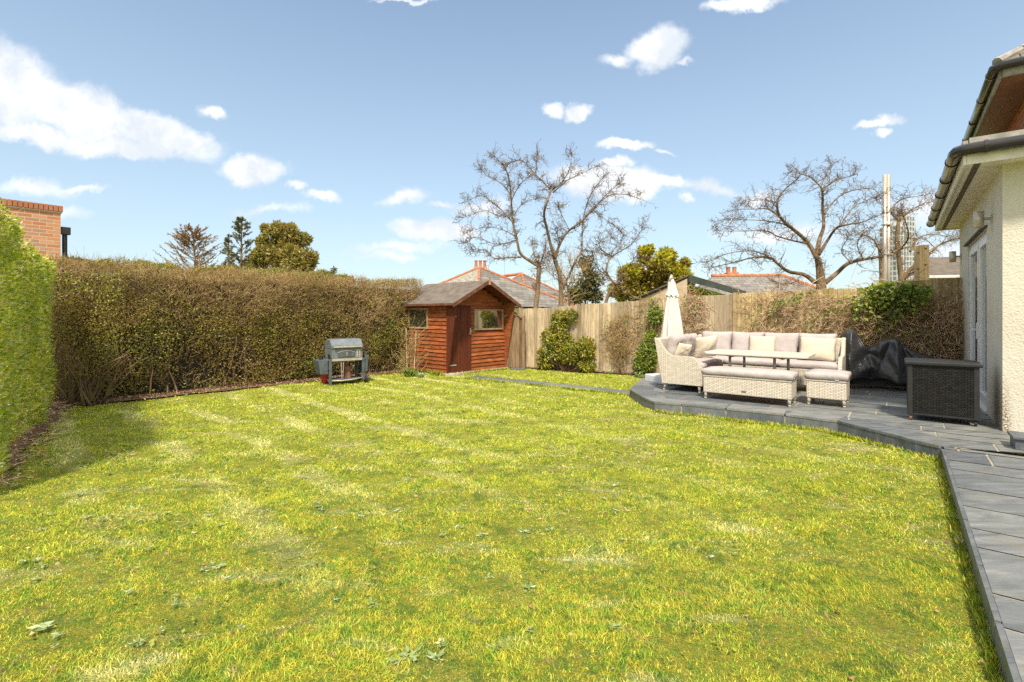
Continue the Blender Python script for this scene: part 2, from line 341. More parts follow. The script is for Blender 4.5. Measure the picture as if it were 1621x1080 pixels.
def m_slate():
    t = NT('slate_paving'); c = t.coord('Object'); at_ = t.n('ShaderNodeAttribute', attribute_name='rnd')
    off = t.n('ShaderNodeVectorMath', operation='ADD'); t.l(c, off.inputs[0]); cb = t.n('ShaderNodeCombineXYZ'); t.l(t.math('MULTIPLY', at_.outputs['Fac'], 23.0), cb.inputs[0]); t.l(cb.outputs[0], off.inputs[1])
    mp = t.n('ShaderNodeMapping'); mp.inputs['Rotation'].default_value = (0, 0, R(38)); mp.inputs['Scale'].default_value = (1, 4, 1); t.l(off.outputs[0], mp.inputs[0])
    n = t.noise(mp.outputs[0], 2.6, 9, .68, .7); col = t.ramp(n, [(.25, (.070, .078, .082)), (.45, (.118, .130, .136)), (.6, (.165, .176, .180)), (.75, (.25, .25, .235))])
    col = t.mix(1.0, col, t.ramp(at_.outputs['Fac'], [(0, (.70, .73, .78)), (1, (1.35, 1.3, 1.2))]), 'MULTIPLY')
    d = t.noise(off.outputs[0], 3.3, 6, .7); col = t.mix(t.step(d, .52, .70, 0, .5), col, (.20, .17, .115))
    sc = t.noise(mp.outputs[0], 30, 3, .8); col = t.mix(t.step(sc, .70, .76, 0, .6), col, (.4, .4, .38))
    return t.done(t.pbr(col, t.step(n, .3, .7, .42, .62), 0, t.bump(t.math('ADD', n, t.math('MULTIPLY', sc, .3)), .55, .012), .4))
def m_fabric(name, c1, c2, sc=320):
    t = NT(name); c = t.coord('Object'); n = t.noise(c, 4, 5, .6); col = t.ramp(n, [(.35, c1), (.65, c2)])
    wv = t.noise(c, sc, 3, .8); cr = t.noise(c, 6.5, 3, .55, 1.2)
    b1 = t.bump(cr, .35, .03); return t.done(t.pbr(col, .9, 0, t.bump(wv, .25, .002, b1), .2))

MT = {}
MT['ground'] = m_ground(); MT['blade'] = m_blade()
MT['soil'] = m_basic('bare_soil', (.075, .045, .028), (.19, .125, .07), 14, .95, .9, 60, .03, kind='Position')
MT['slate'] = m_slate()
MT['mortar'] = m_basic('mortar', (.20, .18, .14), (.40, .36, .28), 18, .95, .6, 120, .004, kind='Position')
MT['fence'] = m_wood('fence_wood', (.16, .12, .08), (.43, .35, .24), (.62, .53, .39), (.30, .235, .155))
MT['fence_moss'] = m_wood('mossy_fence_wood', (.17, .13, .07), (.47, .37, .20), (.64, .52, .32), (.32, .28, .10))
MT['gatewood'] = m_wood('dark_gate_wood', (.08, .05, .03), (.19, .13, .08), (.30, .23, .15))
MT['rawwood'] = m_wood('raw_wood', (.50, .34, .18), (.74, .56, .33), (.84, .68, .44))
t = NT('shed_stain'); c = t.coord('Object', (.15, .15, 1)); r = t.island(); n = t.noise(c, 20, 7, .7, .4)
col = t.ramp(n, [(.3, (.13, .032, .010)), (.5, (.27, .075, .022)), (.72, (.42, .16, .062))]); col = t.mix(1.0, col, t.ramp(r, [(0, (.72, .72, .72)), (.6, (1, 1, 1)), (1, (1.35, 1.3, 1.25))]), 'MULTIPLY')
wn_ = t.noise(t.coord('Object'), 9, 7, .75); col = t.mix(t.step(wn_, .62, .72, 0, .6), col, (.42, .28, .17))
MT['shed'] = t.done(t.pbr(col, .7, 0, t.bump(n, .4, .006), .3))
t = NT('shed_door_stain'); c = t.coord('Object', (1, 1, .1)); n = t.noise(c, 24, 7, .7, .4)
col = t.ramp(n, [(.3, (.060, .013, .006)), (.55, (.115, .026, .011)), (.75, (.16, .045, .02))]); wn_ = t.noise(t.coord('Object'), 16, 6, .8); col = t.mix(t.step(wn_, .68, .74, 0, .7), col, (.5, .38, .27))
MT['sheddoor'] = t.done(t.pbr(col, .65, 0, t.bump(n, .4, .006), .3))
MT['shedtrim'] = m_basic('shed_trim', (.085, .030, .016), (.17, .075, .04), 8, .7, .3, 60, .004)
MT['shedframe'] = m_basic('shed_window_frame', (.27, .15, .075), (.42, .29, .17), 12, .8, .3, 60, .004)
MT['felt'] = m_basic('roofing_felt', (.085, .068, .055), (.175, .145, .115), 5, .95, .8, 240, .004, lo=.3, hi=.7)
MT['concrete'] = m_basic('concrete', (.36, .32, .26), (.52, .47, .39), 6, .9, .5, 90, .004)
MT['pebbleconc'] = m_basic('white_concrete', (.50, .51, .54), (.58, .59, .62), 6, .7, .2, 90, .003)
MT['glass'] = m_glass('window_glass'); MT['glass2'] = m_glass('shed_glass', (.03, .03, .026), .40)
MT['dark'] = m_basic('hedge_inner_shade', (.012, .010, .008), (.03, .022, .015), 6, .95, .2)  # near-black colour painting the shade deep inside the hedges
MT['render'] = m_render()
MT['upvc'] = m_basic('white_upvc', (.60, .60, .60), (.64, .64, .63), 3, .3, .05, 20, .001)
MT['soffit'] = m_basic('cream_fascia', (.60, .55, .46), (.76, .72, .62), 5, .55, .2, 30, .003)
MT['vent'] = m_basic('vent_grille', (.03, .025, .02), (.16, .12, .09), 60, .7, .6, 200, .004)
MT['gutter'] = m_basic('brown_gutter', (.018, .016, .015), (.032, .029, .027), 5, .2, .05, 20, .001)
MT['brownsoffit'] = m_basic('brown_soffit', (.13, .05, .022), (.20, .085, .042), 5, .5, .2, 30, .003)
MT['flash'] = m_basic('lead_flashing', (.20, .19, .17), (.36, .34, .30), 7, .8, .5, 40, .006)
MT['tile'] = m_brick('roof_tile', [(.10, .09, .08), (.16, .14, .12), (.2, .17, .14)], (.03, .03, .03), .25, .22)
MT['brick'] = m_brick('orange_brick', [(.44, .18, .085), (.56, .25, .12), (.60, .32, .17), (.36, .22, .16)], (.55, .43, .31))
MT['redbrick'] = m_brick('red_hung_tile', [(.32, .10, .05), (.42, .15, .07), (.38, .17, .09)], (.12, .07, .05), .17, .1)
MT['slateroof'] = m_brick('slate_roof', [(.26, .225, .17), (.105, .10, .10), (.16, .155, .15), (.22, .21, .195)], (.05, .05, .055), .42, .26, .7, .03)
t = NT('lichen_roof'); uv = t.coord('UV'); n = t.noise(uv, 3.5, 7, .8); n2_ = t.noise(t.coord('UV', (1, 3, 1)), 5, 5, .7)
MT['lichen'] = t.done(t.pbr(t.ramp(n2_, [(.38, (.15, .145, .14)), (.52, (.24, .22, .18)), (.60, (.52, .46, .32))]), .9, 0, t.bump(n, .7, .03)))
MT['terracotta'] = m_basic('terracotta', (.30, .095, .04), (.44, .19, .095), 4, .8, .4, 20, .01)
MT['beige'] = m_basic('beige_render', (.50, .38, .24), (.62, .49, .33), 3, .9, .5, 50, .006)
MT['greenfascia'] = m_basic('dark_green_fascia', (.035, .045, .038), (.065, .078, .066), 4, .5, .2)
MT['wicker'] = m_weave('cream_wicker', (.56, .51, .415), (.68, .625, .52), (.27, .21, .14), .068, .0205)
MT['wickerleg'] = m_weave('wicker_wrap', (.50, .45, .37), (.56, .51, .43), (.28, .23, .17), .4, .010)
MT['blackwicker'] = m_weave('black_wicker', (.011, .0105, .010), (.024, .0225, .021), (.004, .004, .004), .056, .0215, .36)
MT['blackplastic'] = m_basic('black_plastic', (.018, .018, .018), (.028, .028, .027), 8, .5, .1, 80, .002, spec=.3)
MT['cushion'] = m_fabric('mauve_grey_fabric', (.37, .325, .31), (.45, .40, .38))
MT['pillow'] = m_fabric('cream_fabric', (.50, .44, .34), (.58, .52, .41))
MT['canvas'] = m_fabric('cream_canvas', (.60, .555, .50), (.67, .63, .57))
MT['piping'] = m_basic('piping', (.33, .29, .27), (.4, .36, .33), 8, .9, .1)
MT['greymetal'] = m_basic('grey_metal', (.36, .34, .31), (.46, .44, .41), 8, .45, .05, metal=.3)
MT['poststeel'] = m_basic('brushed_steel', (.44, .38, .31), (.60, .54, .46), 8, .42, .1, 60, .001, metal=.55, stretch=(1, 1, .1))
MT['tabletop'] = m_basic('woven_table_top', (.48, .44, .37), (.56, .52, .44), 40, .45, .4, 200, .003)
MT['cover'] = m_basic('black_cover_sheet', (.022, .022, .022), (.038, .037, .036), 5, .30, .5, 9, .05)
MT['bbqgrey'] = m_basic('grey_blue_enamel', (.13, .155, .17), (.21, .235, .25), 9, .42, .25, 30, .002, metal=.25)
MT['bbqdark'] = m_basic('dark_enamel', (.06, .08, .09), (.12, .145, .16), 9, .45, .25, 30, .002, metal=.2)
MT['bbqcream'] = m_basic('tarnished_metal', (.36, .32, .26), (.48, .43, .36), 12, .5, .2, metal=.2)
MT['black'] = m_basic('black_rubber', (.012, .012, .012), (.025, .025, .025), 8, .6, .1)
MT['red'] = m_basic('red_plastic', (.45, .02, .012), (.55, .035, .02), 8, .4, .1)
MT['rust'] = m_basic('rusty_drum', (.15, .06, .03), (.28, .15, .10), 9, .8, .3)
MT['gold'] = m_basic('brass_badge', (.30, .22, .10), (.36, .27, .13), 8, .35, .1, metal=.8)
MT['bark'] = m_basic('pale_bark', (.11, .07, .035), (.27, .19, .105), 7, .9, .9, 22, .03, stretch=(1, 1, .4))
MT['bark2'] = m_basic('brown_bark', (.09, .055, .028), (.22, .15, .08), 7, .9, .9, 22, .03, stretch=(1, 1, .4))
MT['twig'] = m_leaf('dry_twig', [(0, (.06, .036, .018)), (.5, (.15, .092, .045)), (1, (.26, .17, .085))], .0, .8)
MT['tantwig'] = m_leaf('tan_twig', [(0, (.20, .12, .04)), (.5, (.50, .33, .13)), (1, (.84, .66, .36))], .15, .7, (.36, .24, .07), 1.2)
MT['vinetwig'] = m_leaf('vine_twig', [(0, (.20, .10, .04)), (.4, (.46, .29, .14)), (1, (.88, .70, .48))], .1, .8)
MT['leaf_brown'] = m_leaf('olive_hedge_leaf', [(0, (.05, .05, .012)), (.3, (.13, .14, .02)), (.42, (.26, .17, .05)), (.46, (.19, .23, .022)), (.85, (.33, .37, .03)), (1, (.64, .60, .12))], .30, .5, (.26, .17, .045), .8)
MT['leaf_hedge'] = m_leaf('bright_hedge_leaf', [(0, (.12, .20, .02)), (.35, (.36, .48, .04)), (.72, (.64, .66, .10)), (1, (.86, .86, .50))], .6, .28, (.26, .34, .05), 2.6, .9)
MT['leaf_green'] = m_leaf('camellia_leaf', [(0, (.06, .10, .018)), (.4, (.19, .24, .03)), (.8, (.40, .40, .05)), (1, (.62, .50, .10))], .35, .35, (.30, .26, .03), 3, .6)
MT['leaf_ivy'] = m_leaf('ivy_leaf', [(0, (.06, .12, .022)), (.5, (.17, .26, .035)), (1, (.42, .46, .08))], .4, .38)
MT['leaf_dark'] = m_leaf('evergreen_leaf', [(0, (.08, .10, .03)), (.5, (.22, .23, .06)), (.85, (.42, .34, .09)), (1, (.56, .44, .15))], .35, .5, (.34, .26, .07), .8)
MT['leaf_yellow'] = m_leaf('yellow_green_leaf', [(0, (.13, .15, .02)), (.5, (.40, .40, .03)), (1, (.74, .68, .06))], .45, .5, (.30, .22, .07), .9)
MT['leaf_conifer'] = m_leaf('conifer_spray', [(0, (.05, .065, .03)), (.6, (.13, .14, .05)), (1, (.25, .20, .08))], .2, .6)
MT['leaf_rust'] = m_leaf('rusty_spray', [(0, (.15, .075, .03)), (.6, (.34, .17, .065)), (1, (.22, .20, .06))], .2, .6)
MT['leaf_bud'] = m_leaf('dry_bud', [(0, (.10, .07, .04)), (1, (.27, .19, .12))], .2, .7)
MT['weedleaf'] = m_leaf('weed_leaf', [(0, (.16, .24, .06)), (.6, (.30, .38, .16)), (1, (.55, .60, .38))], .25, .6)
MT['litter'] = m_leaf('dead_leaf', [(0, (.12, .055, .03)), (.5, (.30, .16, .08)), (.85, (.40, .27, .14)), (1, (.62, .52, .35))], .15, .8)
MT['thatch'] = m_leaf('dry_thatch', [(0, (.30, .24, .13)), (.5, (.46, .38, .22)), (1, (.62, .54, .34))], .2, .8)
MT['flower'] = m_basic('cream_flower', (.72, .68, .45), (.8, .78, .6), 10, .6, .1)

# ---------------------------------------------------------------- numpy scatter kit
def unit(a): return a / np.maximum(1e-9, np.linalg.norm(a, axis=1, keepdims=True))
def leaves(pts, dirs, L, W, rng, fold=.12, up=None):
    n = len(pts); a = unit(dirs); q = rng.normal(size=(n, 3))
    if up is not None: q = np.cross(a, unit(np.asarray(up) + rng.normal(size=(n, 3)) * .45))
    b = unit(q - a * np.sum(q * a, axis=1, keepdims=True)); c = np.cross(a, b)
    L = np.broadcast_to(L, n)[:, None]; W = np.broadcast_to(W, n)[:, None]
    v = np.stack([pts, pts + a * L * .45 + b * W * .5 + c * L * fold, pts + a * L, pts + a * L * .45 - b * W * .5 + c * L * fold], axis=1).reshape(-1, 3)
    i = np.arange(n)[:, None] * 4
    f = np.concatenate([i + np.array([[0, 1, 2]]), i + np.array([[0, 2, 3]])], axis=0)
    return v, f
def prisms(p0, p1, r0, r1, sides=3):
    n = len(p0); d = unit(p1 - p0); ref = np.tile(np.array([[.3, .9, .31]]), (n, 1)); bad = np.abs(np.sum(ref * d, 1)) > .92; ref[bad] = (1, 0, 0)
    a = unit(np.cross(d, ref)); b = np.cross(d, a); r0 = np.broadcast_to(r0, n)[:, None]; r1 = np.broadcast_to(r1, n)[:, None]
    vs = []
    for p, r in ((p0, r0), (p1, r1)):
        for k in range(sides):
            an = 2 * math.pi * k / sides; vs.append(p + (a * math.cos(an) + b * math.sin(an)) * r)
    v = np.stack(vs, axis=1).reshape(-1, 3); i = np.arange(n)[:, None] * 2 * sides
    f = np.concatenate([i + np.array([[k, (k + 1) % sides, (k + 1) % sides + sides, k + sides]]) for k in range(sides)], axis=0)
    return v, f
def merge(parts):
    vs, fs, b = [], [], 0
    for v, f in parts: vs.append(v); fs.append(f + b); b += len(v)
    return np.concatenate(vs), np.concatenate(fs)
def curl(p0, d0, length, nseg, rng, wander=.35, sag=0.0):
    """many wandering polylines -> segment arrays"""
    p = p0.copy(); d = unit(d0); A, B, K = [], [], []
    L = np.broadcast_to(length, len(p))[:, None] / nseg
    for k in range(nseg):
        q = p + d * L; A.append(p); B.append(q); K.append(np.full(len(p), k)); p = q
        d = unit(d + rng.normal(size=d.shape) * wander + np.array([0, 0, -sag]))
    return np.concatenate(A), np.concatenate(B), np.concatenate(K)
def inpoly(x, y, poly):
    c = np.zeros(len(x), bool); n = len(poly)
    for i in range(n):
        x0, y0 = poly[i][:2]; x1, y1 = poly[(i + 1) % n][:2]
        if y0 == y1: continue
        m = ((y0 > y) != (y1 > y)) & (x < (x1 - x0) * (y - y0) / (y1 - y0) + x0); c ^= m
    return c
def lumps(x, y, s, seed):
    r = np.random.default_rng(seed); o = 0
    for k in range(6):
        a = r.uniform(0, 6.28); f = s * (1.6 ** (k * .7)) * r.uniform(.8, 1.2); o = o + np.sin((x * math.cos(a) + y * math.sin(a)) * f + r.uniform(0, 6.28)) / (1.35 ** k)
    return o / 3.2

# ---------------------------------------------------------------- ground
A_patio = [(999, 617), (1020, 629), (1038, 636.5), (1103, 641.7), (1182, 649.5), (1251, 656.5), (1303, 663.7), (1327, 666), (1352, 672.5), (1386, 681), (1420, 689), (1451.6, 698), (1494, 707.5)]
edge = [G(px, py, PZ) for px, py in A_patio]
path_dir = D
p_near = edge[-1] - D * 5.2
HC = G(1587, 683, PZ); HC.z = 0                      # house corner
FA = Vector((.25, 13.75, 0)); FB = Vector((8.75, 9.16, 0)); FD = (FB - FA).normalized(); FNn = Vector((FD.y, -FD.x, 0))   # fence line, normal towards the camera
def on_fence(px):
    r = (px - CX) / F; s = (r * FA.y - FA.x) / (FD.x - r * FD.y); return FA + FD * s
patio_poly = [Vector((p.x, p.y, 0)) for p in edge] + [HC - D * .0 - NN * .35 - D * 1.0, HC - NN * .3, Vector((8.83, 9.7, 0)) - NN * .2, on_fence(1500), on_fence(1120) - FNn * -.02, Vector((2.75, 10.3, 0))]
path_poly = [Vector((edge[-1].x, edge[-1].y, 0)), Vector((p_near.x, p_near.y, 0)), Vector((p_near.x, p_near.y, 0)) - NN * 3.0, Vector((edge[-1].x, edge[-1].y, 0)) - NN * 3.0]

def gz(x, y): return .012 * lumps(x, y, 1.7, 3) + .011 * lumps(x, y, 7.0, 5)
xs = np.concatenate([[-900, -200, -60, -25], np.arange(-14, 12.01, .07), [25, 60, 200, 900]])
ys = np.concatenate([[-300, -60, -15, -4], np.arange(0, 16.01, .07), [20, 30, 60, 150, 400, 1500]])
XX, YY = np.meshgrid(xs, ys); ZZ = np.where((np.abs(XX) < 15) & (YY > -1) & (YY < 17), gz(XX, YY), 0.0)
gv = np.stack([XX, YY, ZZ], -1).reshape(-1, 3); nx = len(xs); ii = (np.arange(len(ys) - 1)[:, None] * nx + np.arange(nx - 1)[None, :]).ravel()
tag(np_obj('ground', gv, np.stack([ii, ii + 1, ii + nx + 1, ii + nx], 1), MT['ground'], smooth=True), kind='structure')

# soil beds: one sheet along the hedges, one along the fence
def sheet(name, poly, z, mat, kind='structure', jitter=0):
    me = bpy.data.meshes.new(name); pts = [Vector((p[0], p[1], 0)) for p in poly]
    tr = geometry.tessellate_polygon([pts]); me.from_pydata([(p.x, p.y, z) for p in pts], [], tr); me.update()
    bm = bmesh.new(); bm.from_mesh(me); bmesh.ops.recalc_face_normals(bm, faces=bm.faces)
    if bm.faces and bm.faces[0].normal.z < 0: bmesh.ops.reverse_faces(bm, faces=bm.faces)
    bm.to_mesh(me); bm.free()
    me.materials.append(mat); o = bpy.data.objects.new(name, me); COL.objects.link(o); return tag(o, kind=kind)
HL0, HL1 = Vector((-4.25, 3.95, 0)), Vector((-7.28, 7.85, 0))          # left hedge face
HB0, HB1 = G(120, 641), G(640, 588)                                      # back hedge face
def wob(a, b, n, amp, seed):
    r = random.Random(seed); d = (b - a); nrm = Vector((-d.y, d.x, 0)).normalized(); return [a + d * (i / n) + nrm * r.uniform(-amp, amp) for i in range(n + 1)]
hbN = Vector((.78, -.62, 0)); hlN = Vector((.79, .61, 0))
soil1 = wob(HB1 + hbN * .18, HB0 + hbN * .30, 26, .05, 1) + wob(HL1 + hlN * .10 + Vector((.1, 0, 0)), HL0 - hlN * .04, 20, .05, 2) + [HL0 - hlN * 1.2, HL1 - hlN * 1.2, HB0 - hbN * 1.4 - Vector((1, 0, 0)), HB1 - hbN * 1.4]
sheet('soil_bed', soil1, .024, MT['soil'])
fl0, fl1 = on_fence(832), on_fence(1035)
soil2 = wob(fl0 + FNn * .16, fl1 + FNn * .30, 16, .05, 3) + [fl1 - FNn * .1, fl0 - FNn * .1]
sheet('soil_border', soil2, .026, MT['soil'])

# ---------------------------------------------------------------- slate patio, path
def clip(sub, tri):
    o = sub
    for i in range(3):
        a, b = tri[i], tri[(i + 1) % 3]; res = []
        if not o: return []
        def sd(p): return (b[0] - a[0]) * (p[1] - a[1]) - (b[1] - a[1]) * (p[0] - a[0])
        for j in range(len(o)):
            p, q = o[j], o[(j + 1) % len(o)]; sp, sq = sd(p), sd(q)
            if sp >= 0: res.append(p)
            if (sp >= 0) != (sq >= 0): k = sp / (sp - sq); res.append((p[0] + (q[0] - p[0]) * k, p[1] + (q[1] - p[1]) * k))
        o = res
    return o
def slabs(name, poly, ax, org, wd, ln, z, seed, gap=.010, inset=0):
    r = random.Random(seed); ay = Vector((-ax.y, ax.x, 0)); pts = [Vector((p.x, p.y, 0)) for p in poly]
    tris = []
    for tr in geometry.tessellate_polygon([pts]):
        q = [(pts[i].x, pts[i].y) for i in tr]
        if (q[1][0] - q[0][0]) * (q[2][1] - q[0][1]) - (q[1][1] - q[0][1]) * (q[2][0] - q[0][0]) < 0: q = q[::-1]
        tris.append(q)
    mb = MB(); y = -12.0
    while y < 14:
        h = wd * r.choice([1, 1, .72, 1.3]); x = -14 + r.uniform(0, ln)
        while x < 14:
            l = ln * r.choice([1, .75, 1.35, 1.0]); mb.cur = r.random(); dz = r.uniform(0, .0025)
            c = [org + ax * (x + gap) + ay * (y + gap), org + ax * (x + l - gap) + ay * (y + gap), org + ax * (x + l - gap) + ay * (y + h - gap), org + ax * (x + gap) + ay * (y + h - gap)]
            for q in tris:
                o = clip([(p.x, p.y) for p in c], q)
                if len(o) > 2: mb.add([(a, b, z + dz) for a, b in o], [tuple(range(len(o)))])
            x += l
        y += h
    return mb
sheet('patio_bed', patio_poly, PZ - .005, MT['mortar']); sheet('path_bed', path_poly, PZ - .005, MT['mortar'])
mb = slabs('p', patio_poly, -NN, Vector((4.4, 5.0, 0)), .42, .95, PZ, 4)
tag(mb.build('patio_paving', MT['slate'], key=True), kind='structure')
mb = slabs('q', path_poly, -NN, Vector((4.4, 5.0, 0)), .46, 1.9, PZ, 9)
tag(mb.build('path_paving', MT['slate'], key=True), kind='structure')
# risers along the edge: long dark blocks with pale mortar joints, and a coping course above them
chain = [Vector((2.75, 10.3, 0))] + [Vector((p.x, p.y, 0)) for p in edge] + [Vector((p_near.x, p_near.y, 0))]
seglen = [(b - a).length for a, b in zip(chain[:-1], chain[1:])]; total = sum(seglen)
def along(s_):
    for (a, b), L in zip(zip(chain[:-1], chain[1:]), seglen):
        if s_ <= L: return a + (b - a) * (s_ / L)
        s_ -= L
    return chain[-1].copy()
def tang(s_): return (along(min(total, s_ + .05)) - along(max(0, s_ - .05))).normalized()
def inward(s_): t_ = tang(s_); return Vector((-t_.y, t_.x, 0))
mb = MB(); mo = MB(); cp = MB(); r = random.Random(5); corners_ = []; q_ = 0
for L in seglen[:-1]: q_ += L; corners_.append(q_)
cut = [0.0]; 
while cut[-1] < total - .2: cut.append(cut[-1] + r.choice([.62, .74, .55, .8]))
cut[-1] = total
s_path = sum(seglen[:-1])
for a_s, b_s in zip(cut[:-1], cut[1:]):
    mb.cur = r.random() * .35; st_pts = [a_s + .009] + [c for c in corners_ if a_s + .03 < c < b_s - .03] + [b_s - .009]
    h = PZ - (.022 if a_s < s_path - .05 else .001); outer = [along(x) - inward(x) * .024 for x in st_pts]; inner = [along(x) + inward(x) * .0 for x in st_pts]
    for i in range(len(st_pts) - 1):
        q = [outer[i], outer[i + 1], inner[i + 1], inner[i]]; mb.prism([(p.x, p.y, -.05) for p in q], (0, 0, h + .05))
    if a_s < s_path + .0:
        cp.cur = r.random(); bb = min(b_s - .009, s_path - .02); pts_ = [x for x in st_pts if x < bb] + [bb]
        if bb - pts_[0] > .1:
            o_ = [along(x) - inward(x) * .030 for x in pts_]; wdt = min(.36, .36)
            n_ = [along(x) + inward((pts_[0] + bb) / 2) * wdt for x in pts_]; z0_, z1_ = PZ - .020, PZ + .007 + r.uniform(0, .002)
            for i in range(len(pts_) - 1): q = [o_[i], o_[i + 1], n_[i + 1], n_[i]]; cp.prism([(p.x, p.y, z0_) for p in q], (0, 0, z1_ - z0_))
for a, b in zip(chain[:-1], chain[1:]):
    d = (b - a).normalized(); nr = Vector((d.y, -d.x, 0)); mo.prism([(p.x, p.y, -.05) for p in (a, b, b + nr * .018, a + nr * .018)], (0, 0, PZ + .020))
tag(mb.build('patio_riser', MT['slate'], key=True), kind='structure'); tag(mo.build('riser_mortar', MT['mortar']), kind='structure')
tag(cp.build('patio_coping', MT['slate'], key=True), kind='structure')
# narrow path from the patio to the shed
sp_a, sp_b = G(1003, 625), G(745, 598.5); sp_m = G(880, 611.5)
pw = .20; sp_poly = []
for p, dd in ((sp_a, sp_m - sp_a), (sp_m, sp_b - sp_a), (sp_b, sp_b - sp_m)):
    dd = dd.normalized(); n_ = Vector((-dd.y, dd.x, 0)); sp_poly.append((p + n_ * pw, p - n_ * pw))
SPP = [a for a, b in sp_poly] + [b for a, b in sp_poly][::-1]
sheet('side_path_bed', SPP, .027, MT['mortar'])
mb = slabs('s', SPP, (sp_b - sp_a).normalized(), sp_a, .8, .6, .031, 2)
tag(mb.build('side_path', MT['slate'], key=True), kind='structure')

# ---------------------------------------------------------------- grass
lawn_poly = [(-1.9, 1.0), (-3.9, 3.3), (HL0.x + .1, HL0.y)] + [(p.x, p.y) for p in wob(HL0 - hlN * .10, HL1 + hlN * .08 + Vector((.05, 0, 0)), 14, .05, 5)] + [(p.x, p.y) for p in wob(HB0 + hbN * .30, HB1 + hbN * .16, 14, .05, 6)] + \
    [(-1.75, 11.95), (-1.5, 12.0), (-.75, 12.72), (-.05, 13.45), (.35, 13.45)] + [(p.x, p.y) for p in wob(fl0 + FNn * .2, fl1 + FNn * .34, 12, .05, 7)] + [(3.0, 10.4)] + [(p.x - .03, p.y - .03) for p in edge] + [(p_near.x - .03, p_near.y - .03), (-.2, .4)]
def sample_lawn(Y0, Y1, dens, rng):
    x0, x1 = -1.25 * Y1 - .4, 1.2 * Y1; n = int((x1 - x0) * (Y1 - Y0) * dens); x = rng.uniform(x0, x1, n); y = rng.uniform(Y0, Y1, n)
    m = inpoly(x, y, lawn_poly) & ~inpoly(x, y, [(p.x, p.y) for p in SPP]) & (np.abs(x) < 1.22 * y + .5); return x[m], y[m]
rng = np.random.default_rng(5); parts = []
for (Y0, Y1, dens, L, W) in ((1.3, 3.0, 26000, .024, .0028), (3.0, 4.6, 13500, .026, .0038), (4.6, 7, 6500, .030, .0055), (7, 10, 3000, .034, .0085), (10, 13.8, 1800, .036, .012)):
    x, y = sample_lawn(Y0, Y1, dens, rng)
    cl = lumps(x, y, 9.0, 21) + .6 * lumps(x, y, 2.2, 8)
    keep = rng.uniform(size=len(x)) < np.clip(.75 + .6 * cl, .30, 1); x, y, cl = x[keep], y[keep], cl[keep]
    n = len(x); p = np.stack([x, y, gz(x, y) - .004], 1)
    hh = L * rng.uniform(.45, 1.3, n) * np.clip(1 + .6 * cl, .4, 1.9)
    an = rng.uniform(0, 6.28, n) * .7 + 1.6 * lumps(x, y, 3.0, 9); ln = rng.uniform(.25, 1.5, n)
    d = np.stack([np.cos(an) * ln, np.sin(an) * ln, np.ones(n)], 1); d = unit(d); sd = np.stack([-np.sin(an + rng.normal(size=n)), np.cos(an + rng.normal(size=n)), np.zeros(n)], 1)
    w_ = (W * rng.uniform(.6, 1.3, n))[:, None]; h = hh[:, None]
    mid = p + d * h * .55; d2 = unit(d + np.stack([np.cos(an) * .8, np.sin(an) * .8, -np.full(n, .45)], 1)); tip = mid + d2 * h * .5
    v = np.stack([p - sd * w_ / 2, p + sd * w_ / 2, mid + sd * w_ * .4, mid - sd * w_ * .4, tip], 1).reshape(-1, 3); i = np.arange(n)[:, None] * 5
    parts.append((v, np.concatenate([i + np.array([[0, 1, 2]]), i + np.array([[0, 2, 3]]), i + np.array([[3, 2, 4]])])))
def edge_grass(a, b, off, n, L, W):
    a = np.array(a[:2]); b = np.array(b[:2]); d_ = b - a; d_ = d_ / np.linalg.norm(d_); nr_ = np.array([-d_[1], d_[0]]) * off; t_ = rng.uniform(0, 1, n)[:, None]
    q = a + (b - a) * t_ + nr_ * (1 - rng.beta(1, 2.5, n)[:, None] * 1.0) * .0 + nr_ * rng.beta(1, 2.5, n)[:, None]; p = np.concatenate([q, np.full((n, 1), .0)], 1); h = (L * rng.uniform(.5, 1.4, n))
    an = rng.uniform(0, 6.28, n); d = np.stack([np.cos(an) * .5, np.sin(an) * .5, np.ones(n)], 1); return leaves(p, d, h, W * rng.uniform(.6, 1.3, n), rng, .12)
edge_parts = []
for a, b, L_, W_, dn in ((edge[-1], p_near, .052, .0045, 900), (edge[2], edge[6], .06, .009, 420), (edge[6], edge[-1], .06, .008, 520)):
    edge_parts.append(edge_grass(Vector((a.x - .06, a.y - .04, 0)), Vector((b.x - .06, b.y - .04, 0)), -.05 if b is p_near else -.05, int((b - a).length * dn), L_, W_))
for i in range(2):
    for k in (0, 1): edge_parts.append(edge_grass(sp_poly[i][k], sp_poly[i + 1][k], .05 if k == 0 else -.05, 700, .055, .012))
edge_parts.append(edge_grass(Vector((-1.65, 11.9, 0)), Vector((-.1, 13.3, 0)), -.08, 500, .07, .012)); edge_parts.append(edge_grass(Vector((-3.0, 13.2, 0)), Vector((-1.65, 11.9, 0)), -.1, 600, .11, .012))
v, f = merge(edge_parts)
tag(np_obj('edge_grass', v, f, MT['blade']), 'longer unmown grass along the slate edging, narrow path and shed foot', 'grass', kind='stuff')
x, y = sample_lawn(1.6, 9.5, 5.0, rng); n = len(x); v, f = leaves(np.stack([x, y, gz(x, y) + .018], 1), rng.normal(size=(n, 3)) * np.array([1, 1, .2]), rng.uniform(.02, .045, n), rng.uniform(.012, .025, n), rng, .2, up=(0, 0, 1))
tag(np_obj('dead_leaves', v, f, MT['litter']), 'scattered small dead leaves lying on the open lawn', 'leaves', kind='stuff')
v, f = merge(parts)
tag(np_obj('lawn_grass', v, f, MT['blade']), 'short mossy yellow-green lawn grass with straw and bare patches', 'grass', kind='stuff')
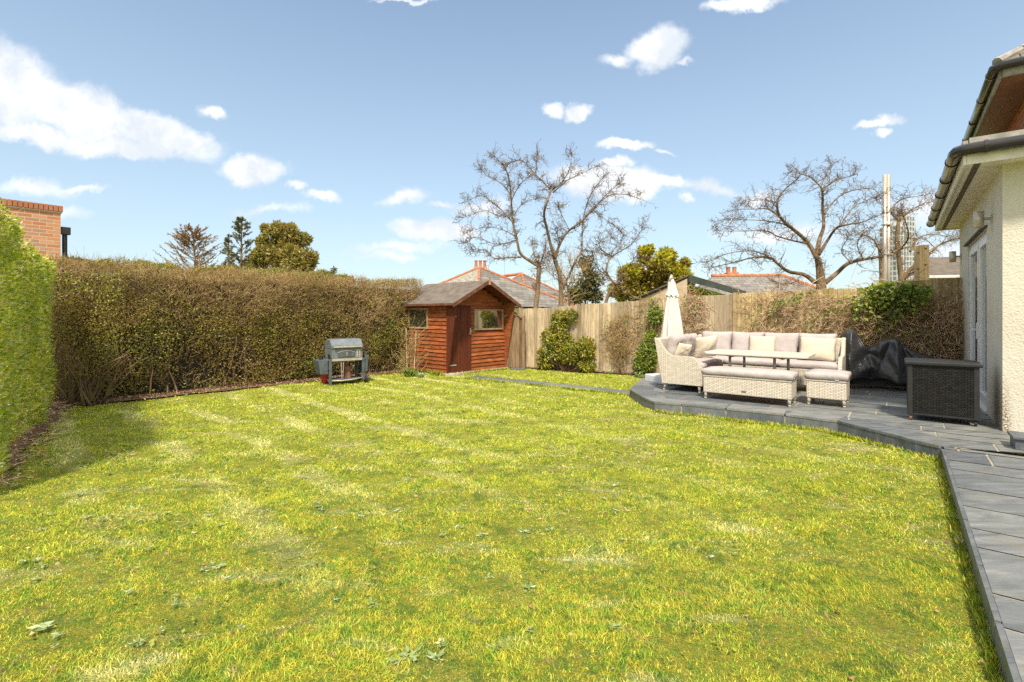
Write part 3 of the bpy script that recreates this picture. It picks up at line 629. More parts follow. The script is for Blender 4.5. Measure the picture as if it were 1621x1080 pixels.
# dry thatch lying in patches
x, y = sample_lawn(1.4, 8.5, 700, rng); k = lumps(x, y, 2.4, 33) + .25 * rng.normal(size=len(x)) > .75; x, y = x[k], y[k]; n = len(x)
an = rng.uniform(0, 6.28, n); v, f = leaves(np.stack([x, y, gz(x, y) + rng.uniform(.008, .03, n)], 1), np.stack([np.cos(an), np.sin(an), rng.normal(size=n) * .2], 1), rng.uniform(.03, .08, n), .0035 + y * .0006, rng, .03)
tag(np_obj('dry_thatch', v, f, MT['thatch']), 'pale dry thatch lying in scruffy patches on the lawn', 'thatch', kind='stuff')
# rosette weeds: spots seen in the photograph plus a scatter on the shady left side
spots = [(725, 838, .10), (870, 843, .13), (830, 845, .09), (775, 915, .10), (838, 935, .13), (700, 850, .08), (985, 858, .08), (1125, 885, .09), (1140, 785, .08), (205, 905, .12), (240, 870, .11), (150, 885, .10), (345, 900, .12), (60, 1000, .13), (90, 1010, .12), (625, 1050, .15), (650, 1040, .12), (690, 1045, .1), (500, 800, .08), (590, 960, .1), (975, 770, .07), (860, 905, .07), (1165, 880, .06), (510, 808, .08), (525, 840, .09), (370, 770, .07), (240, 775, .07)]
W = []
for (px, py, s) in spots: g_ = G(px, py); W.append((g_.x, g_.y, s * RND.uniform(.28, .48)))
for _ in range(130):
    Y = RND.uniform(2.2, 7.5); X = -Y * RND.uniform(.55, 1.05)
    if RND.random() < .35: X = RND.uniform(-.9, .7) * Y
    if inpoly(np.array([X]), np.array([Y]), lawn_poly)[0]: W.append((X, Y, RND.uniform(.018, .04)))
P, Dd, LL = [], [], []
for X, Y, s in W:
    for k in range(RND.randint(8, 13)):
        a = RND.uniform(0, 6.28); P.append((X + RND.uniform(-.4, .4) * s, Y + RND.uniform(-.4, .4) * s, RND.uniform(.008, .022))); Dd.append((math.cos(a), math.sin(a), RND.uniform(.02, .32))); LL.append(s * RND.uniform(.6, 1.1))
LL = np.array(LL); v, f = leaves(np.array(P), np.array(Dd), LL, LL * rng.uniform(.25, .5, len(LL)), rng, .10, up=(0, 0, 1))
tag(np_obj('lawn_weeds', v, f, MT['weedleaf']), 'pale grey-green rosette weeds growing in the lawn', 'weeds', kind='stuff')
x, y = sample_lawn(1.5, 9.0, 420, rng); k = (lumps(x, y, 3.3, 61) + .35 * (x < -.25 * y) > .62); x, y = x[k], y[k]; n = len(x); a = rng.uniform(0, 6.28, n)
v, f = leaves(np.stack([x, y, gz(x, y) + rng.uniform(.010, .026, n)], 1), np.stack([np.cos(a), np.sin(a), rng.uniform(-.1, .4, n)], 1), rng.uniform(.012, .030, n), rng.uniform(.009, .02, n), rng, .08, up=(0, 0, 1))
tag(np_obj('clover', v, f, MT['leaf_ivy']), 'dark green low clover and buttercup leaves in patches of the lawn', 'clover', kind='stuff')
# leaf litter on the soil beds
def litter_band(a, b, nrm, w0, w1, n, rng, zz=.03):
    t_ = rng.uniform(0, 1, n); q = w0 + (w1 - w0) * rng.beta(1.2, 2.0, n); a_ = np.array(a); d_ = np.array(b - a)
    return a_[None] + t_[:, None] * d_[None] + q[:, None] * np.array(nrm)[None] + np.array([0, 0, zz]) + rng.uniform(0, .02, n)[:, None] * np.array([0, 0, 1])
p = np.concatenate([litter_band(HB0, HB1, hbN, -.15, .45, 2600, rng), litter_band(HL1, HL0, hlN, -.15, .25, 500, rng), litter_band(fl0, fl1, FNn, 0, .3, 500, rng)])
n = len(p); d = rng.normal(size=(n, 3)); d[:, 2] *= .25; v, f = leaves(p, d, rng.uniform(.02, .05, n), rng.uniform(.012, .03, n), rng, .2)
tag(np_obj('leaf_litter', v, f, MT['litter']), 'brown dead leaves lying along the foot of the hedges and fence', 'leaves', kind='stuff')
P0 = litter_band(HL1, HL0, hlN, 0, .35, 90, rng); A, B, K = curl(P0, np.concatenate([rng.normal(size=(90, 2)), np.full((90, 1), .05)], 1), rng.uniform(.08, .26, 90), 4, rng, .2)
v, f = prisms(A, B, .004, .003, 4); tag(np_obj('fallen_twigs', v, f, MT['vinetwig']), 'dry fallen twigs along the foot of the left hedge', 'twigs', kind='stuff')

# ---------------------------------------------------------------- hedges
def hedge(name, label, a, b, nrm, th, hfun, nleaf, L, Wd, leafmat, ntwig, twigmat, twigL, rng, twig_top=None, leaf_top=1.0, bulge=.10, root_stems=True, leafprob=None, bottom=.1, core=True, shell=.07, wt=.22):
    root = emp(name, ((a + b) / 2)[:], 0, label, 'hedge'); o = np.array((a + b) / 2); a_ = np.array(a) - o; d_ = np.array(b - a); Ln = np.linalg.norm(d_); dn = d_ / Ln; n_ = np.array(nrm)
    def surf(n, wtop=wt):
        t_ = rng.uniform(0, 1, n); onTop = rng.uniform(size=n) < wtop
        H = hfun(t_); dep = rng.exponential(shell, n)
        z = np.where(onTop, H - dep * .8, rng.uniform(bottom, 1, n) * H); wq = np.where(onTop, rng.uniform(0, th, n), dep)
        bl = bulge * lumps(t_ * Ln, z, 2.2, 41); z = np.where(onTop, z + bl * .6 + .03 * lumps(t_ * Ln * 3, wq, 4, 17), z); wq = wq + np.where(onTop, 0, -bl + .12 * (z / H - .5) ** 2)
        p = a_[None] + dn[None] * (t_ * Ln)[:, None] - n_[None] * wq[:, None]; p[:, 2] = z
        ou = np.where(onTop[:, None], np.array([[0, 0, 1.0]]), n_[None]); return p, ou, z / H, t_
    p, ou, zr, t_ = surf(nleaf)
    if leafprob is not None: k = rng.uniform(size=nleaf) < leafprob(zr, t_, rng); p, ou, zr = p[k], ou[k], zr[k]
    n = len(p); d = ou * .7 + rng.normal(size=(n, 3)) * .6 + np.array([0, 0, .25]); l = L * rng.uniform(.6, 1.25, n)
    v, f = leaves(p, d, l, l * Wd, rng, .12, up=ou + np.array([0, 0, .6])); np_obj('foliage', v, f, leafmat, root)
    p, ou, zr, t_ = surf(ntwig, .12)
    if twig_top is not None: k = rng.uniform(size=ntwig) < twig_top(zr); p, ou, zr = p[k], ou[k], zr[k]
    n = len(p); p = p - ou * .05; d = ou * .45 + rng.normal(size=(n, 3)) * .55 + np.array([0, 0, .9]); A, B, K = curl(p - np.array([0, 0, .05]), d, twigL * rng.uniform(.5, 1.2, n), 3, rng, .3)
    r_ = .0034 * (1 - K * .25); v, f = prisms(A, B, r_, r_ * .75, 3); np_obj('twigs', v, f, twigmat, root)
    # near-black block inside: painted shade for the hollows between leaves
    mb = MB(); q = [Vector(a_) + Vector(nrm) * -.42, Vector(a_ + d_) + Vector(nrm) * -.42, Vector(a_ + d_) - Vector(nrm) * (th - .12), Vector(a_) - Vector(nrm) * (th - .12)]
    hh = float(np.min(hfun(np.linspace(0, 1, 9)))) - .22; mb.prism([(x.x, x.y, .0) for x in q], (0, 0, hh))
    if core: mb.build('shade_core', MT['dark'], root)
    # stems at the foot
    if root_stems:
        m = int(Ln * 9); t_ = rng.uniform(0, 1, m); st = a_[None] + dn[None] * (t_ * Ln)[:, None] - n_[None] * rng.uniform(.02, .5, m)[:, None]; st[:, 2] = 0
        A, B, K = curl(st, rng.normal(size=(m, 3)) * .3 + np.array([0, 0, 1]), rng.uniform(.6, 1.3, m), 5, rng, .16); r_ = .016 * (1 - K * .12); v, f = prisms(A, B, r_, r_ * .88, 5); np_obj('stems', v, f, MT['twig'], root)
    return root
rngh = np.random.default_rng(77)
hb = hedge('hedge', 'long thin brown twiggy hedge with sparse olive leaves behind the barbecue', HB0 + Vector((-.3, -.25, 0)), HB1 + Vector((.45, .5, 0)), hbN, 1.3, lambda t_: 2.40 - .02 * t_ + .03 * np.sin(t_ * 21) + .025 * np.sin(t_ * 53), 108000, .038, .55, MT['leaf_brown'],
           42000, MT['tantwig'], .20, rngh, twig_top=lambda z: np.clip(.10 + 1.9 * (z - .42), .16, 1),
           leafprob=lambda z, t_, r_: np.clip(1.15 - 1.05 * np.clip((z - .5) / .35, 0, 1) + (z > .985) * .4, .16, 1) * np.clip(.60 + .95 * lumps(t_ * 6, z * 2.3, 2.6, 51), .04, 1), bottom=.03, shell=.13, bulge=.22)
hl = hedge('hedge', 'dense bright yellow-green clipped hedge at the left edge, nearest the camera', HL0, HL1, hlN, 1.3, lambda t_: 2.54 - .40 * np.clip(t_, 0, 1) ** 1.3 + .02 * np.sin(t_ * 17), 36000, .054, .55, MT['leaf_hedge'],
           5000, MT['vinetwig'], .16, rngh, bulge=.13, bottom=.04, core=False, root_stems=False, shell=.10, wt=.06)
# green shoots along the top of the far hedge row (a second hedge beyond)
a2, b2 = at(100, 425, 11.2), at(560, 440, 15.5); a2.z = b2.z = 0
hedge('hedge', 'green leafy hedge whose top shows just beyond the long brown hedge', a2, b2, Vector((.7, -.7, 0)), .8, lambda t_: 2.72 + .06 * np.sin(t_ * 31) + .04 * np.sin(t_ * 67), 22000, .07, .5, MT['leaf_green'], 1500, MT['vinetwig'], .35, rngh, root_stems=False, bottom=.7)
# thick branching base of the corner bush in the brown hedge
cb = emp('hedge_shrub', (G(128, 640) + hbN * .22)[:], 0, 'gnarled multi-stemmed shrub in the corner between the bright and brown hedges', 'shrub')
mb = MB(); r = random.Random(8)
for k in range(26):
    p = Vector((r.uniform(-.35, .28), r.uniform(-.15, .12), 0)); d = Vector((r.uniform(-.5, .75), r.uniform(-.3, .25), 1)).normalized(); pts = [p]; 
    for j in range(7): p = p + d * .16; d = (d + Vector((r.uniform(-.35, .35), r.uniform(-.25, .25), r.uniform(-.1, .2)))).normalized(); pts.append(p.copy())
    r0 = r.uniform(.010, .024); mb.tube(pts, [r0 * (1 - j * .11) for j in range(8)], 6)
mb.tube([(0, 0, 0), (.18, -.05, .35), (.35, -.1, .62), (.55, -.15, .72), (.8, -.12, .84)], [.035, .03, .026, .02, .012], 7)
mb.build('stems', MT['bark2'], cb, smooth=True)
n = 3800; th = rngh.uniform(0, 6.28, n); zz = rngh.uniform(.5, 2.2, n); rr_ = .42 * np.sqrt(rngh.uniform(.2, 1, n)); p = np.stack([np.cos(th) * rr_ * 1.3 + .05, np.sin(th) * rr_ * .8, zz], 1)
l = .036 * rngh.uniform(.6, 1.2, n); v, f = leaves(p, rngh.normal(size=(n, 3)), l, l * .55, rngh); np_obj('foliage', v, f, MT['leaf_brown'], cb)

# ---------------------------------------------------------------- fence
def zt(px, py): p = on_fence(px); return CAMH + (HZ - py) * p.y / F
ftop = [(812, 489), (995, 477.5), (1060, 470), (1163, 466), (1400, 454), (1401, 447), (1525, 438.5)]
def fence_len(px): return (on_fence(px) - FA).length
def ftopz(s):
    k = [(fence_len(px), zt(px, py)) for px, py in ftop]; k[0] = (0, k[0][1])
    return float(np.interp(s, [a for a, b in k], [b for a, b in k]))
def fence(name, label, s0, s1, mat, seed, bay=1.83, tops=None):
    base = FA + FD * s0; root = emp(name, base[:], math.atan2(FD.y, FD.x), label, 'fence'); r = random.Random(seed); L = s1 - s0; s = 0.0
    while s < L - .05:
        e = min(s + bay, L); mb = MB(); x = s + .005
        step_h = r.uniform(-.015, .015)
        while x < e - .01:
            wd = min(r.uniform(.095, .112), e - x); z1 = (tops or ftopz)(s0 + x) + r.uniform(-.008, .008) + step_h; y0 = -.010 - r.uniform(0, .022)
            tl = r.uniform(-.004, .004); mb.add([(x, y0, 0.0), (x + wd - .003, y0 + .009, 0.0), (x + wd + .004, y0 + .018, 0), (x, y0 + .018, 0), (x + tl, y0, z1), (x + wd + .004 + tl, y0 + .009, z1), (x + wd + .004 + tl, y0 + .018, z1), (x + tl, y0 + .018, z1)],
                   [(0, 3, 2, 1), (4, 5, 6, 7), (0, 1, 5, 4), (1, 2, 6, 5), (2, 3, 7, 6), (3, 0, 4, 7)])
            x += wd
        mb.build('board_panel', mat, root)
        for z in (.3, 1.0, 1.5): MB().box(s, .032, z, e, .075, z + .08).build('rail', mat, root)
        if s > 0 or True:
            MB().box(s - .055, -.034, 0, s + .045, .03, (tops or ftopz)(s0 + s) + .035).build('post', mat, root, bev=.004)
        s = e
    return root
sA, sB, sC = fence_len(1163), fence_len(1401), (FB - FA).length
fence('fence', 'weathered pale closeboard fence between the red shed and the parasol', 0.0, sA, MT['fence'], 1)
fence('fence', 'golden weathered board fence behind the corner sofa under dry creeper', sA + .015, sB, MT['fence_moss'], 2)
fence('fence', 'taller greenish mossy board fence behind the black sheet, ending at the house', sB + .012, sC + .1, MT['fence_moss'], 3)
# a slab-topped cap on the last bay
# gate between shed and fence
gt = emp('garden_gate', G(812, 584.5)[:], R(-12), 'dark brown narrow arched side gate squeezed between red shed and pale fence', 'gate')
mb = MB()
for k in range(5): mb.box(-.22 + k * .1, 0, .05, -.125 + k * .1, .02, 1.35 + .12 * math.sin(math.pi * (k + .5) / 5))
mb.build('board_panel', MT['gatewood'], gt)
mb = MB(); mb.tube([(-.25, -.01, 1.42), (-.1, -.01, 1.52), (.08, -.01, 1.52), (.24, -.01, 1.38)], .03, 6); mb.box(.26, -.04, 0, .33, .03, 1.45); mb.build('gate_frame', MT['gatewood'], gt)
MB().box(-.02, -.35, .0, .36, -.02, .05).build('step', MT['slate'], gt, bev=.004)

# ---------------------------------------------------------------- shed
sa = Vector((.69, .724, 0)).normalized(); SW, SL = 2.0, 2.1
f0 = G(708, 594.5); shed = emp('shed', f0[:], math.atan2(sa.y, sa.x), 'small red-brown wooden garden shed with grey felt apex roof', 'shed')
# local: x along front, y towards the back, z up; front face at y = 0
EH, RH = 1.79, 2.31
def roofz(x): return RH - (RH - EH) * abs(x - SW / 2) / (SW / 2)
def cladding(mb, length, top, holes, place, seed, bh=.098, z0=.06):
    r = random.Random(seed); z = z0
    while z < 2.3:
        spans = [(0.0, length)]
        for (h0, h1, ha, hb_) in holes:
            if z + bh > ha and z < hb_: spans = [q for a, b in spans for q in ((a, min(b, h0)), (max(a, h1), b)) if q[1] - q[0] > .02]
        for a, b in spans:
            ta, tb = top(a), top(b)
            lo_ = z - .012
            zt_ = z + bh
            # trim gable boards to the roof line
            if max(top((a + b) / 2), ta, tb) <= z + .01: continue
            while top(a) < zt_ and a < b: a += .03
            while top(b) < zt_ and b > a: b -= .03
            if b - a < .05: continue
            n = max(2, int((b - a) / .09)); vs = []; w0 = [r.uniform(-.010, .010) for _ in range(n + 1)]
            for i in range(n + 1):
                w0[i] = (w0[i] + w0[max(0, i - 1)]) * .6; x = a + (b - a) * i / n
                vs += [place(x, .032, lo_ + w0[i]), place(x, .002, lo_ + w0[i]), place(x, .006, zt_)]
            fs = []
            for i in range(n): q = i * 3; fs += [(q, q + 3, q + 5, q + 2), (q + 1, q + 4, q + 3, q)]
            fs += [(0, 2, 1), (n * 3, n * 3 + 1, n * 3 + 2)]
            mb.add(vs, fs)
        z += bh
W1 = (.90, 1.88, 1.12, 1.58); DR = (.0, .76, .02, 1.66)
ws = (.80, 1.58, 1.16, 1.61)
core = MB(); core.box(.02, .02, .04, SW - .02, SL, EH - .02); core.prism([(.02, .02, EH - .02), (SW - .02, .02, EH - .02), (SW / 2, .02, RH - .03)], (0, SL - .02, 0)); core.build('frame', MT['sheddoor'], shed)
mb = MB(); cladding(mb, SW, roofz, [W1, DR], lambda x, o, z: (x, .02 - o, z), 1); mb.build('wall', MT['shed'], shed)
mb = MB(); cladding(mb, SL, lambda s_: EH, [ws], lambda s_, o, z: (.02 - o, s_, z), 2); mb.build('wall', MT['shed'], shed)
mb = MB(); cladding(mb, SL, lambda s_: EH, [], lambda s_, o, z: (SW - .02 + o, s_, z), 3); mb.build('wall', MT['shed'], shed)
mb = MB(); cladding(mb, SW, roofz, [], lambda x, o, z: (x, SL + o, z), 4); mb.build('wall', MT['shed'], shed)
# side wings carrying the roof overhang, tapering to nothing at the foot
OV = .42
for x0, x1, nm in ((-.03, .015, 'wing'), (SW - .015, SW + .03, 'wing')):
    mb = MB(); mb.prism([(x0, .0, .03), (x0, -.045, .03), (x0, -.36, EH - .04), (x0, -.36, EH + .03), (x0, .0, EH + .03)], (x1 - x0, 0, 0)); mb.build(nm, MT['shed'] if x0 > 1 else MT['sheddoor'], shed, bev=.004)
# roof
def roofslab(x0, x1, y0, y1, th, off=0.0):
    za, zb = RH + (-.0) + off, 0
    def zz(x): return RH + .015 - (RH - EH) * abs(x - SW / 2) / (SW / 2) + off
    return [(x0, y0, zz(x0)), (x1, y0, zz(x1)), (x1, y1, zz(x1)), (x0, y1, zz(x0))], [(x0, y0, zz(x0) + th), (x1, y0, zz(x1) + th), (x1, y1, zz(x1) + th), (x0, y1, zz(x0) + th)]
rf = MB()
for x0, x1 in ((-.16, SW / 2), (SW / 2, SW + .18)):
    b, t_ = roofslab(x0, x1, -OV, SL + .1, .03); rf.add(b + t_, [(3, 2, 1, 0), (4, 5, 6, 7), (0, 1, 5, 4), (1, 2, 6, 5), (2, 3, 7, 6), (3, 0, 4, 7)])
roof = rf.build('roof', MT['felt'], shed)
uf = MB()
for x0, x1 in ((-.13, SW / 2), (SW / 2, SW + .15)):
    b, t_ = roofslab(x0, x1, -OV + .03, SL + .06, .014, -.018); uf.add(b + t_, [(3, 2, 1, 0), (4, 5, 6, 7), (0, 1, 5, 4), (1, 2, 6, 5), (2, 3, 7, 6), (3, 0, 4, 7)])
uf.build('roof_boards', MT['sheddoor'], shed)
fb = MB()
for sgn, x0, x1 in ((-1, -.17, SW / 2), (1, SW / 2, SW + .19)):
    z0_, z1_ = [RH + .015 - (RH - EH) * abs(x - SW / 2) / (SW / 2) for x in (x0, x1)]
    fb.prism([(x0, -OV - .022, z0_ - .065), (x1, -OV - .022, z1_ - .065), (x1, -OV - .022, z1_ + .036), (x0, -OV - .022, z0_ + .036)], (0, .02, 0))
fb.build('barge_board', MT['shedtrim'], roof, bev=.003)
fe = MB(); ze = RH + .015 - (RH - EH) * (SW / 2 + .16) / (SW / 2); fe.box(-.180, -OV, ze - .022, -.163, SL + .1, ze + .033); fe.build('eave_trim', MT['shedtrim'], roof)
fi = MB(); fi.prism([(SW / 2 - .03, -OV - .045, RH - .08), (SW / 2 + .03, -OV - .045, RH - .08), (SW / 2 + .035, -OV - .045, RH + .06), (SW / 2, -OV - .045, RH + .16), (SW / 2 - .03, -OV - .045, RH + .06)], (0, .022, 0)); fi.build('finial', MT['shedframe'], roof, bev=.003)
# door
dr = MB(); nb = 6
for k in range(nb): dr.box(DR[0] + .03 + k * (.73 / nb), -.022 - (k % 2) * .003, .05, DR[0] + .03 + (k + 1) * (.73 / nb) - .003, .012, 1.66)
door = dr.build('door', MT['sheddoor'], shed, bev=.002)
for z in (.22, 1.42): hg = MB(); hg.box(.045, -.034, z, .26, -.026, z + .03); hg.box(.02, -.036, z - .03, .046, -.024, z + .06); hg.build('hinge', MT['greymetal'], door)
hd = MB(); hd.box(.70, -.045, .98, .735, -.026, 1.14); hd.tube([(.715, -.045, 1.1), (.715, -.075, 1.06), (.715, -.045, 1.0)], .008, 6); hd.build('handle', MT['greymetal'], door)
def window(x0, x1, z0, z1, place, root, parent_mat, gl):
    fr = MB(); w_ = .04
    for (a, b, c, d) in ((x0 - w_, x1 + w_, z0 - w_, z0), (x0 - w_, x1 + w_, z1, z1 + w_), (x0 - w_, x0, z0, z1), (x1, x1 + w_, z0, z1)):
        q = [place(a, .0, c), place(b, .0, c), place(b, .0, d), place(a, .0, d)]; e = Vector(place(0, .035, 0)) - Vector(place(0, 0, 0)); fr.prism(q, e)
    f_ = fr.build('window', parent_mat, root)
    pn = MB(); q = [place(x0, .008, z0), place(x1, .008, z0), place(x1, .008, z1), place(x0, .008, z1)]; pn.prism(q, Vector(place(0, .004, 0)) - Vector(place(0, 0, 0))); pn.build('pane', gl, f_); return f_
window(W1[0], W1[1], W1[2], W1[3], lambda x, o, z: (x, .005 - o, z), shed, MT['shedframe'], MT['glass2'])
window(ws[0], ws[1], ws[2], ws[3], lambda s_, o, z: (.005 - o, s_, z), shed, MT['shedframe'], MT['glass'])
MB().box(-.10, -.10, -.02, SW + .06, SL + .05, .045).build('base_slab', MT['concrete'], shed, bev=.006)

# ---------------------------------------------------------------- house on the right
hx = math.atan2(D.y, D.x); house = emp('house', HC[:], hx, 'cream roughcast house extension with dark gutters at the right edge', 'house')
# local x = along D (away), y = NN (towards the garden); interior is y < 0
WL, WH = 5.12, 3.22; DX0, DX1, DZ1 = 1.30, 3.62, 2.66
mb = MB(); mb.box(0, -.30, 0, DX0, 0, WH); mb.box(DX1, -.30, 0, WL, 0, WH); mb.box(DX0, -.30, DZ1, DX1, 0, WH); mb.box(0, -5, 0, .30, -.302, WH); mb.box(WL - .3, -5, 0, WL, -.302, WH)
mb.build('wall', MT['render'], house)
MB().box(.32, -5, -.05, WL - .3, -.32, PZ + .02).build('inner_floor', MT['concrete'], house)
MB().box(.32, -2.4, .2, WL - .3, -2.36, WH).build('inner_wall', MT['soffit'], house)
# door set
fr = MB(); y0, y1 = -.10, -.03
for a, b, c, d in ((DX0, DX0 + .07, PZ, DZ1), (DX1 - .07, DX1, PZ, DZ1), (DX0 + .07, DX1 - .07, DZ1 - .08, DZ1), (2.28, 2.40, PZ, DZ1 - .08), (DX0 + .07, DX1 - .07, PZ, PZ + .07)): fr.box(a, y0, c, b, y1, d)
fr.build('door_frame', MT['upvc'], house, bev=.006)
for (a, b) in ((DX0 + .075, 2.275), (2.405, DX1 - .075)):
    dm = MB(); s_ = .085
    for (p, q, c, d) in ((a, a + s_, PZ + .08, DZ1 - .09), (b - s_, b, PZ + .08, DZ1 - .09), (a + s_, b - s_, DZ1 - .18, DZ1 - .09), (a + s_, b - s_, PZ + .08, PZ + .2)): dm.box(p, -.085, c, q, -.012, d)
    dl = dm.build('door', MT['upvc'], house, bev=.008); MB().box(a + s_, -.055, PZ + .2, b - s_, -.045, DZ1 - .18).build('pane', MT['glass'], dl)
    if a > 2: h_ = MB(); h_.box(2.425, -.012, 1.12, 2.465, .004, 1.36); h_.tube([(2.445, .0, 1.26), (2.445, .05, 1.26), (2.53, .055, 1.26)], .011, 8); h_.build('handle', MT['upvc'], dl)
dl2 = MB(); dl2.box(DX0 - .08, .002, DZ1 + .01, DX1 + .10, .055, DZ1 + .035); dl2.build('drip_strip', MT['vent'], house)
MB().box(DX0 - .02, -.25, PZ - .01, DX1 + .02, .03, PZ + .035).build('door_sill', MT['upvc'], house, bev=.006)
# eaves
OVH = .36; ez = WH
mb = MB(); mb.box(-OVH, -5.2, ez, WL + .2, OVH - .03, ez + .022); mb.build('soffit', MT['soffit'], house)
mb = MB(); mb.box(-OVH, OVH - .028, ez - .03, WL + .2, OVH, ez + .19); mb.box(-OVH - .002, -5.2, ez - .03, -OVH + .026, OVH - .03, ez + .19); mb.box(WL + .2, -.02, ez - .03, WL + .225, OVH, ez + .19); mb.build('fascia', MT['soffit'], house, bev=.004)
mb = MB(); mb.box(-OVH + .03, OVH - .16, ez - .006, WL + .2, OVH - .10, ez - .001); mb.build('vent_strip', MT['vent'], house)
def gutter(pts, rad, root, brk):
    g_ = MB(); g_.tube(pts, rad, 14); go = g_.build('gutter', MT['gutter'], root, smooth=True)
    for p, d in brk:
        p = Vector(p); d = Vector(d).normalized(); b_ = MB(); b_.tube([p - d * .018, p + d * .018], rad + .009, 14); b_.build('gutter_bracket', MT['gutter'], go, smooth=False)
gy, gx, gzz = OVH + .065, -OVH - .065, ez + .13
brk = [((x, gy, gzz), (1, 0, 0)) for x in (0.1, 1.1, 2.2, 3.4, 4.5, WL + .2)] + [((gx, y, gzz), (0, 1, 0)) for y in (.18, -.35, -1.2, -2.1)]
gutter([(gx, -5.2, gzz), (gx, gy - .16, gzz), (gx + .02, gy - .06, gzz), (gx + .07, gy - .015, gzz), (gx + .16, gy, gzz), (WL + .26, gy, gzz)], .064, house, brk)
# low roof over the extension
mb = MB(); zr = ez + .19
mb.add([(-OVH, OVH, zr), (WL + .22, OVH, zr), (WL + .22, -.9, zr + .30), (-OVH + .9, -.9, zr + .30)], [(0, 1, 2, 3)]); mb.add([(-OVH, OVH, zr), (-OVH + .9, -.9, zr + .30), (-OVH + .9, -5.2, zr + .3), (-OVH, -5.2, zr)], [(0, 1, 2, 3)])
mb.build('low_roof', MT['tile'], house)
mb = MB(); mb.box(-OVH - .01, OVH - .04, zr, WL + .2, OVH + .005, zr + .05); mb.box(-OVH - .012, -5.2, zr, -OVH + .05, OVH - .05, zr + .075); mb.build('flashing', MT['flash'], house)
# upper storey set back
UX, UY, UZ = 2.13, -.22, 5.0
mb = MB(); mb.box(UX + .45, -5.4, ez + .2, WL + 2.0, UY - .45, UZ - .02); mb.build('upper_wall', MT['redbrick'], house)
mb = MB(); mb.box(UX + .03, -5.4, UZ - .02, WL + 2.2, UY - .03, UZ + .0); mb.build('upper_soffit', MT['brownsoffit'], house)
mb = MB(); mb.box(UX + .03, UY - .03, UZ - .05, WL + 2.2, UY - .0, UZ + .13); mb.box(UX, -5.4, UZ - .05, UX + .03, UY - .03, UZ + .13); mb.build('upper_fascia', MT['flash'], house, bev=.004)
gutter([(UX - .06, -5.2, UZ + .1), (UX - .06, UY + .0, UZ + .1), (UX + .0, UY + .06, UZ + .1), (WL + 2.2, UY + .06, UZ + .1)], .06, house, [((x, UY + .06, UZ + .1), (1, 0, 0)) for x in (2.4, 3.5, 4.7, 5.9)] + [((UX - .06, -.6, UZ + .1), (0, 1, 0))])
mb = MB(); mb.add([(UX - .05, UY + .05, UZ + .15), (WL + 2.3, UY + .05, UZ + .15), (WL + 2.3, -2.8, UZ + 2.1), (UX + 2.6, -2.8, UZ + 2.1)], [(0, 1, 2, 3)]); mb.add([(UX - .05, UY + .05, UZ + .15), (UX + 2.6, -2.8, UZ + 2.1), (UX - .05, -5.4, UZ + .15)], [(0, 1, 2)])
mb.build('upper_roof', MT['tile'], house)
mb = MB(); 
for k in range(9): mb.tube([(UX - .03 + k * .27, UY + .03 - k * .29, UZ + .17 + k * .2), (UX + .22 + k * .27, UY - .24 - k * .29, UZ + .37 + k * .2)], [.07, .055], 8)
mb.build('hip_tiles', MT['flash'], house)
# wall lamps
def lamp(lx, lz, label):
    p = HC + D * lx; r_ = emp('wall_lamp', (p.x, p.y, lz), hx, label, 'wall lamp', 'steel cylinder lamps on the house wall')
    m_ = MB(); m_.tube([(0, .0, 0), (0, .015, 0)], .045, 14); m_.tube([(0, .015, 0), (0, .075, 0)], .018, 10); m_.build('bracket', MT['greymetal'], r_)
    m_ = MB(); m_.lathe([(.040, -.105), (.052, -.10), (.052, .10), (.040, .105)], (0, .125, 0), 20); b_ = m_.build('lamp_body', MT['poststeel'], r_, smooth=False)
    for q in b_.data.polygons: q.use_smooth = len(q.vertices) == 4
lamp(.80, 2.72, 'brushed steel cylinder lamp above the near side of the patio door')
lamp(4.78, 2.60, 'brushed steel cylinder lamp on the far end of the rendered wall')
# slate step by the front wall
st = emp('garden_step', (G(1607, 712, PZ) + Vector((0, 0, 0)))[:], hx, 'raised dark slate step beside the cream wall at the right edge', 'step')
mb = MB(); mb.box(.0, -2.0, -.0, .30, .0, .10); mb.build('riser', MT['slate'], st, bev=.004); mb = MB(); mb.box(-.02, -2.0, .101, .32, .02, .128); mb.build('tread', MT['slate'], st, bev=.004)
st.location.z = PZ + .003

# ---------------------------------------------------------------- storage box
bp = G(1437, 665, PZ); bx = emp('storage_box', bp[:], math.atan2(-NN.y, -NN.x), 'black woven storage box on castors beside the house wall', 'storage box')
# local x = across (towards the wall), y = away
BW, BD, BH = .665, .56, .735
mb = MB(); mb.box(.03, .0, .09, BW - .03, BD, BH - .03); mb.build('body', MT['blackwicker'], bx)
for x0 in (-.004, BW - .05):
    for y0_ in (-.006, BD - .045): MB().box(x0, y0_, .075, x0 + .052, y0_ + .05, BH - .025).build('corner_post', MT['blackplastic'], bx, bev=.006)
MB().box(.05, -.005, .08, BW - .05, .005, .10).build('lower_rail', MT['blackplastic'], bx)
mb = MB(); mb.box(-.03, -.03, BH - .025, BW + .03, BD + .03, BH + .018); lid = mb.build('lid', MT['blackplastic'], bx, bev=.01, seg=3)
mb = MB(); mb.box(-.028, -.004, BH - .030, BW + .028, BD + .028, BH - .026); mb.build('lid_seal', MT['black'], lid)
for (x, y) in ((.03, .04), (BW - .03, .04), (.03, BD - .04), (BW - .03, BD - .04)):
    m_ = MB(); m_.tube([(x - .012, y, .034), (x + .012, y, .034)], .034, 14); m_.box(x - .018, y - .012, .045, x + .018, y + .012, .078); m_.build('castor', MT['rust'] if x < .1 else MT['blackplastic'], bx)

